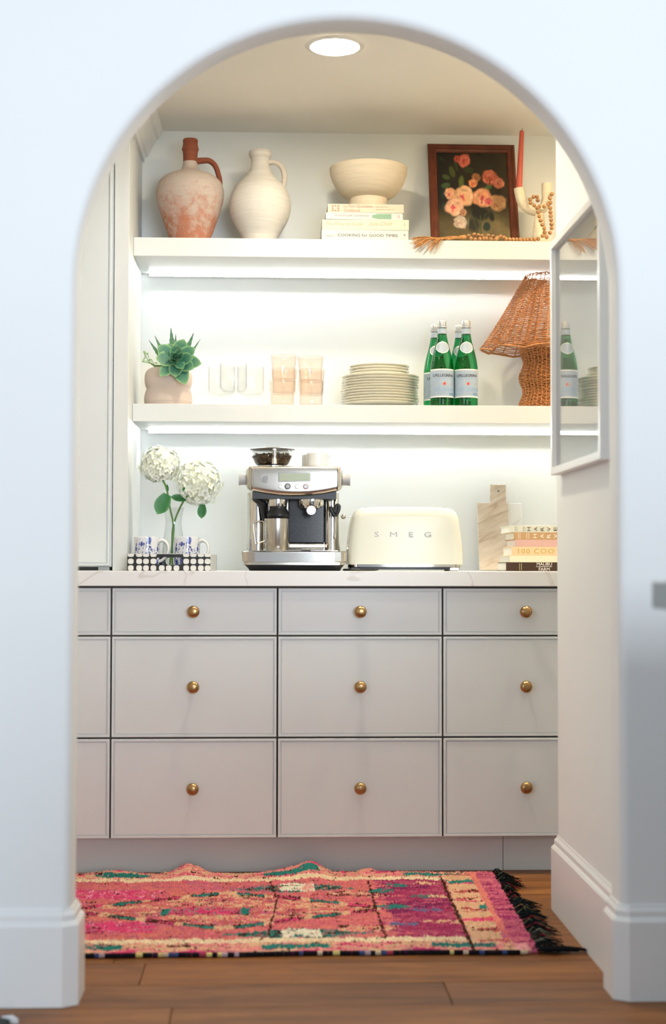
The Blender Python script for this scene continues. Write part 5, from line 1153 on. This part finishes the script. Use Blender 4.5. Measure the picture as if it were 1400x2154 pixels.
# ------------------------------------------------------------------ rug
RX0, RX1, RY0, RY1 = -1.25, 0.69, 3.812, 4.782
def rug_colors(X, Y):
    n = X.shape; sr = lambda *c: np.array(srgb(*c))
    jx = X + 0.006 * (vnoise(X * 60, Y * 60, 1) - .5); jy = Y + 0.009 * (vnoise(X * 45, Y * 90, 2) - .5)
    st_ = vnoise(X * 26, Y * 95, 3); st2 = vnoise(X * 60, Y * 150, 4); big = vnoise(X * 7, Y * 9, 5)
    pink, salmon, cream, mag, plum, teal, brown, hot, dusty = sr(206, 108, 118), sr(212, 122, 114), sr(216, 174, 142), sr(158, 56, 96), sr(126, 44, 90), sr(46, 124, 118), sr(66, 40, 28), sr(214, 70, 120), sr(188, 102, 130)
    col = np.empty(n + (3,)); col[:] = pink
    def put(m_, c): col[m_] = c
    put(st_ > .62, salmon); put((st_ < .25) & (big > .5), dusty)
    # lattice of lozenges
    P_ = 0.90; cx_ = -0.12; k = np.round((jx - cx_) / P_); dx = np.abs(jx - cx_ - k * P_) / 0.45; dy = np.abs(jy - 4.275) / 0.225; dd = dx + dy
    inside = dd < .93
    put(inside & (st_ > .46), cream); put(inside & (st_ > .38) & (st2 < .4), salmon); put(inside & (st_ < .16), sr(196, 96, 92))
    band = np.abs(dd - 1.0) < .085
    s_ = np.abs(jx - cx_ - k * P_); ph = np.floor(s_ / 0.0265).astype(int) % 8
    put(band & ((ph == 0) | (ph == 4)), cream)
    tl_m = band & ((ph == 1) | (ph == 2) | (ph == 3)); put(tl_m, teal); put(tl_m & (np.abs(dd - 1) > .052), brown)
    bm_ = band & (ph >= 5); put(bm_, hot); put(bm_ & ((np.abs(dd - 1) > .05) | (st2 < .35)), brown)
    # centre motif of each lozenge
    cm = (np.abs(jx + .17 - k * P_) < .12) & (np.abs(jy - 4.255) < .045); put(cm & (st_ > .3), hot); put(cm & (st2 > .68), sr(150, 130, 130)); put(cm & (st2 < .18), brown)
    for ex_ in (-.285, -.065): put((np.abs(jx - ex_) < .012) & (np.abs(jy - 4.255) < .04), teal)
    hm = (np.abs(jx + .50) < .2) & (np.abs(np.abs(jy - 4.275) - .20) < .06) & ~inside & (dd > 1.09); put(hm & (st_ > .3), hot); put(hm & (st_ > .3) & (st2 > .75), sr(232, 150, 180))
    # big dark and white lozenges between
    for cy_ in (4.545, 3.985):
        q = np.abs(jx - .075) / .20 + np.abs(jy - cy_) / .065
        put((q < 1) & (st2 > .25), teal); put((q < .85) & (st2 > .55), brown); put((np.abs(jx - .085) < .05) & (np.abs(jy - cy_) < .055) & (st_ > .3), sr(226, 220, 200))
    for cx2, cy2, w2 in ((.26, 4.46, .09), (.26, 4.04, .08)):
        q = (np.abs(jx - cx2) < w2) & (np.abs(jy - cy2) < .035); put(q & (st2 > .6), cream); put(q & (st2 < .35), brown)
    # magenta end field
    f = np.clip((jx - .27) / .12, 0, 1); mg = (f > vnoise(X * 40, Y * 60, 8)) & (jx < .515); put(mg, mag); put(mg & (st_ > .6), sr(178, 84, 112)); put(mg & (big < .4) & (st_ < .5), plum)
    for cx2, cy2, w2, h2, c_ in ((.47, 4.60, .04, .02, cream), (.46, 4.42, .05, .018, teal), (.485, 4.42, .03, .014, cream), (.33, 4.5, .04, .03, teal), (.345, 4.29, .05, .025, teal), (.47, 4.11, .055, .02, cream), (.36, 4.08, .04, .02, sr(90, 110, 150)), (.44, 4.25, .05, .025, sr(110, 100, 140)), (.38, 4.57, .03, .02, teal)):
        q = ((np.abs(jx - cx2) / w2) ** 2 + (np.abs(jy - cy2) / h2) ** 2) < 1; put(q & (st2 > .3), c_)
    fl_ = vnoise(X * 16, Y * 170, 31); put((fl_ > .88) & (jx < .27), brown); put((fl_ < .07) & (jx < .27), sr(196, 60, 104)); put((vnoise(X * 12, Y * 140, 32) > .9) & inside, brown)
    # seams where strips meet
    put(np.abs(jx - .012 - .01 * np.sin(Y * 9)) < .0028, brown); put((np.abs(jx - .30) < .004) & (st_ > .3), brown)
    # side borders
    for sgn, e in ((1, RY0), (-1, RY1)):
        dd_ = (jy - e) * sgn; put((dd_ > .085) & (dd_ < .128) & (jx < .60), sr(230, 208, 176)); put((dd_ > .085) & (dd_ < .13) & (st2 < .1) & (jx < .6), brown)
        b_ = dd_ < .085; put(b_, sr(222, 140, 138)); put(b_ & (st_ > .6), cream); put(b_ & (st_ < .2), hot); put(b_ & (st2 < .16), brown)
        for cx2 in (-.85, -.45, .07, .50): put((np.abs(jx - cx2) < .085) & (np.abs(dd_ - .045) < .02) & (st2 > .2), teal)
    # right end bands
    put((jx > .516) & (jx < .525) & (jy < 4.70), brown)
    eb_ = (jx >= .528) & (jx < .612) & (jy > 3.90) & (jy < 4.74); put(eb_, cream)
    put(eb_ & (np.sin(jy * 52) > .25) & (jx > .54) & (st_ > .35), sr(196, 96, 96)); put(eb_ & (np.sin(jy * 52) > .45) & (jx > .54) & (st2 < .3), brown); put(eb_ & (np.sin(jy * 26 + 1) > .93) & (st_ > .4), hot)
    put(eb_ & (np.abs(jy - 4.63) < .022) & (st2 > .25), teal); put((np.abs(jx - .605) < .014) & (np.abs(jy - 4.28) < .022), teal)
    put((jx >= .612) & (jx < .632) & (jy > 4.02), sr(220, 130, 122))
    pe = jx >= .632; put(pe, sr(186, 88, 118)); put(pe & (st_ > .6), sr(204, 110, 130)); put(pe & (st_ < .3), sr(150, 52, 100)); put(pe & (jy < 3.87) & (jx < .67), sr(228, 160, 160))
    return col * (0.82 + 0.36 * vnoise(X * 130, Y * 200, 6))[..., None]
nx, ny = 560, 260
xs = np.linspace(RX0, RX1, nx); ys = np.linspace(RY0, RY1, ny); X, Y = np.meshgrid(xs, ys); RC = rug_colors(X, Y)
Zr = 0.008 + 0.0045 * vnoise(X * 90, Y * 120, 21) + 0.003 * vnoise(X * 40, Y * 40, 22)
def ridge(x0, y0, wx, wy, h_): return h_ * np.exp(-((X - x0) / wx) ** 2 - ((Y - y0) / wy) ** 2)
Zr = Zr + ridge(-.245, 4.80, .05, .10, .030) + ridge(.13, 4.80, .045, .12, .032) + ridge(.06, 4.79, .06, .06, .012) + ridge(.305, 4.79, .025, .05, .014) + ridge(-.47, 4.78, .07, .05, .010) + ridge(-.12, 3.8, .05, .04, .006) + ridge(.37, 3.8, .05, .04, .006)
Yw = Y + (0.006 * np.sin(X * 7) + .004 * np.sin(X * 19)) * np.where(Y > 4.4, 1, .5); Xw = X + np.where(X > .3, (X - .3) / .4, 0) * (-.03 * (1 - (Y - RY0) / (RY1 - RY0)) + .012)
top = np.stack([Xw, Yw, Zr], -1).reshape(-1, 3); RV = top.tolist(); cR = RC.reshape(-1, 3).tolist()
RF = [(j * nx + i, j * nx + i + 1, (j + 1) * nx + i + 1, (j + 1) * nx + i) for j in range(ny - 1) for i in range(nx - 1)]
peri = [i for i in range(nx)] + [j * nx + nx - 1 for j in range(1, ny)] + [(ny - 1) * nx + i for i in range(nx - 2, -1, -1)] + [j * nx for j in range(ny - 2, 0, -1)]
b0 = len(RV); low_z = [0.001 + max(0.0, RV[p][2] - .02) * .9 for p in peri]
RV += [[RV[p][0], RV[p][1], z] for p, z in zip(peri, low_z)]; cR += [cR[p] for p in peri]; npn = len(peri)
RF += [(peri[(k + 1) % npn], peri[k], b0 + k, b0 + (k + 1) % npn) for k in range(npn)]; RF.append(tuple(b0 + k for k in range(npn))[::-1])
rug = thing('rug', 'pink, cream and teal hand-knotted runner rug with a fringed end', 'rug', ((RX0 + RX1) / 2, (RY0 + RY1) / 2, 0))
ox, oy = rug.location.x, rug.location.y
mk('pile', ([(p[0] - ox, p[1] - oy, p[2]) for p in RV], RF), vcol('wool_pile', 0.95, 0.1, bstr=.5, bscale=500), rug, 180, cols=np.array(cR))
# tufts standing over the pile, uncountable
tv, tf, tc = [], [], []
rt_ = np.random.default_rng(4); NT = 26000
tx2 = rt_.uniform(RX0 + .35, RX1 - .004, NT); ty2 = rt_.uniform(RY0 + .003, RY1 - .003, NT); tcol = rug_colors(tx2[None], ty2[None])[0]
ii = np.clip(((tx2 - RX0) / (RX1 - RX0) * (nx - 1)).round().astype(int), 0, nx - 1); jj = np.clip(((ty2 - RY0) / (RY1 - RY0) * (ny - 1)).round().astype(int), 0, ny - 1)
for k in range(NT):
    p = top[jj[k] * nx + ii[k]]; a = rt_.uniform(0, 6.28); w_ = rt_.uniform(.0022, .0040); h_ = rt_.uniform(.003, .0065); lx, ly = rt_.uniform(-.003, .003, 2)
    b = len(tv)
    tv += [(p[0] + w_ * math.cos(a + q) - ox, p[1] + w_ * math.sin(a + q) - oy, p[2] - .001) for q in (0, 2.094, 4.189)] + [(p[0] + lx - ox, p[1] + ly - oy, p[2] + h_)]
    tf += [(b, b + 1, b + 3), (b + 1, b + 2, b + 3), (b + 2, b, b + 3)]; tc += [tcol[k]] * 4
o = mk('tufts', (tv, tf), vcol('wool_tufts', 0.95, 0.1), rug, 180, cols=np.array(tc)); o['kind'] = 'stuff'
# bound front edge: wrapped yarn in alternating colours
bc = [srgb(*c) for c in ((30, 22, 30), (196, 176, 150), (60, 24, 56), (206, 190, 120), (40, 30, 34), (170, 150, 160), (22, 20, 24), (150, 60, 80), (60, 76, 120))]
bv, bf, bcol = [], [], []
x_ = RX0 + .02; kk = 0
while x_ < RX1 - .03:
    ln = random.uniform(.008, .020); c_ = bc[random.randrange(len(bc))] if random.random() > .45 else srgb(26, 22, 28)
    i0 = int(np.clip((x_ - RX0) / (RX1 - RX0) * (nx - 1), 0, nx - 1)); yb_ = top[i0][1]; xb_ = top[i0][0]
    v_, f_ = tube([(xb_ - ox, yb_ - .004 - oy, .0062), (xb_ + ln - ox, yb_ - .004 - oy, .0062)], .0060, 6); b = len(bv); bv += v_; bf += [tuple(q + b for q in g) for g in f_]; bcol += [c_] * len(v_); x_ += ln
o = mk('edge_binding', (bv, bf), vcol('binding_yarn', .9, .1), rug, 60, cols=np.array(bcol)); o['kind'] = 'stuff'
# fringe at the right end
fv, ff, fc = [], [], []; rf = np.random.default_rng(6)
fcl = [srgb(*c) for c in ((22, 28, 30), (16, 18, 22), (30, 44, 40), (20, 24, 30), (24, 30, 28), (96, 96, 70), (130, 30, 44), (26, 40, 44), (110, 110, 96))]
for k in range(430):
    y_ = RY0 + (RY1 - RY0) * (k + rf.uniform(0, 1)) / 430; j = int((y_ - RY0) / (RY1 - RY0) * (ny - 1)); p = top[j * nx + nx - 1]; cl = math.floor(y_ * 14); cs = np.random.default_rng(cl + 50).uniform(.5, 1.2)
    ln = rf.uniform(.03, .075) * cs; dy_ = rf.uniform(-.035, .03); hh = rf.uniform(.006, .028)
    v_, f_ = tube([(p[0] - .004 - ox, p[1] - oy, .010), (p[0] + ln * .4 - ox, p[1] + dy_ * .3 - oy, hh), (p[0] + ln - ox, p[1] + dy_ - oy, rf.uniform(.002, .010))], [.0020, .0016, .0008], 4); b = len(fv); fv += v_; ff += [tuple(q + b for q in g) for g in f_]; c_ = fcl[rf.integers(len(fcl)) if rf.uniform() > .5 else 1]; fc += [c_] * len(v_)
for (y0_, l_) in ((3.818, .12), (3.83, .10), (3.822, .14), (4.10, .09), (4.25, .10)):
    for r_ in range(10):
        v_, f_ = tube(cr([(.655 - ox, y0_ - oy, .008), (.655 + l_ * .5 - ox, y0_ - .012 + rf.uniform(-.006, .006) - oy, .008 + rf.uniform(0, .008)), (.655 + l_ - ox, y0_ + rf.uniform(-.01, .01) - oy, .004 + rf.uniform(0, .004))], 3), [.003] * 5 + [.002, .0012], 5); b = len(fv); fv += v_; ff += [tuple(q + b for q in g) for g in f_]; fc += [srgb(14, 16, 20)] * len(v_)
o = mk('fringe', (fv, ff), vcol('fringe_yarn', .95, .1), rug, 180, cols=np.array(fc)); o['kind'] = 'stuff'

# ------------------------------------------------------------------ foreground island at the right edge
isl = thing('kitchen_island', 'blurred grey kitchen island corner at the right edge of the picture', 'island', (1.15, 1.6, 0))
MT['island'] = plain('blue_grey_island_paint', srgb(132, 146, 150), 0.5, var=.02); MT['islandtop'] = plain('grey_stone_top', srgb(150, 163, 168), 0.35, var=.05)
mk('worktop', rbox(0.632 - 1.15, 2.0, -2.1, 0.9, 0.8975, 0.942, .002), MT['islandtop'], isl)
mk('body', rbox(0.656 - 1.15, 1.96, -2.07, 0.88, 0.0, 0.8972, .002), MT['island'], isl)
mat_ = thing('floor_mat', 'dark green mat edge on the floor at the bottom left corner', 'mat', (-0.95, 2.95, 0))
mk('mat', rbox(-0.6, 0.405, -0.35, 0.335, 0.0005, 0.009, 0.002), plain('dark_green_mat', (0.018, 0.028, 0.022), 0.8, var=0.3, nscale=80), mat_)
mk('corner_highlight', prism_z([(0.385, 0.337), (0.407, 0.345), (0.423, 0.318), (0.407, 0.322)], 0.0005, 0.012), plain('painted_highlight_white', (0.75, 0.76, 0.8), 0.4), mat_)  # pale piece standing in for a white highlight at the mat corner
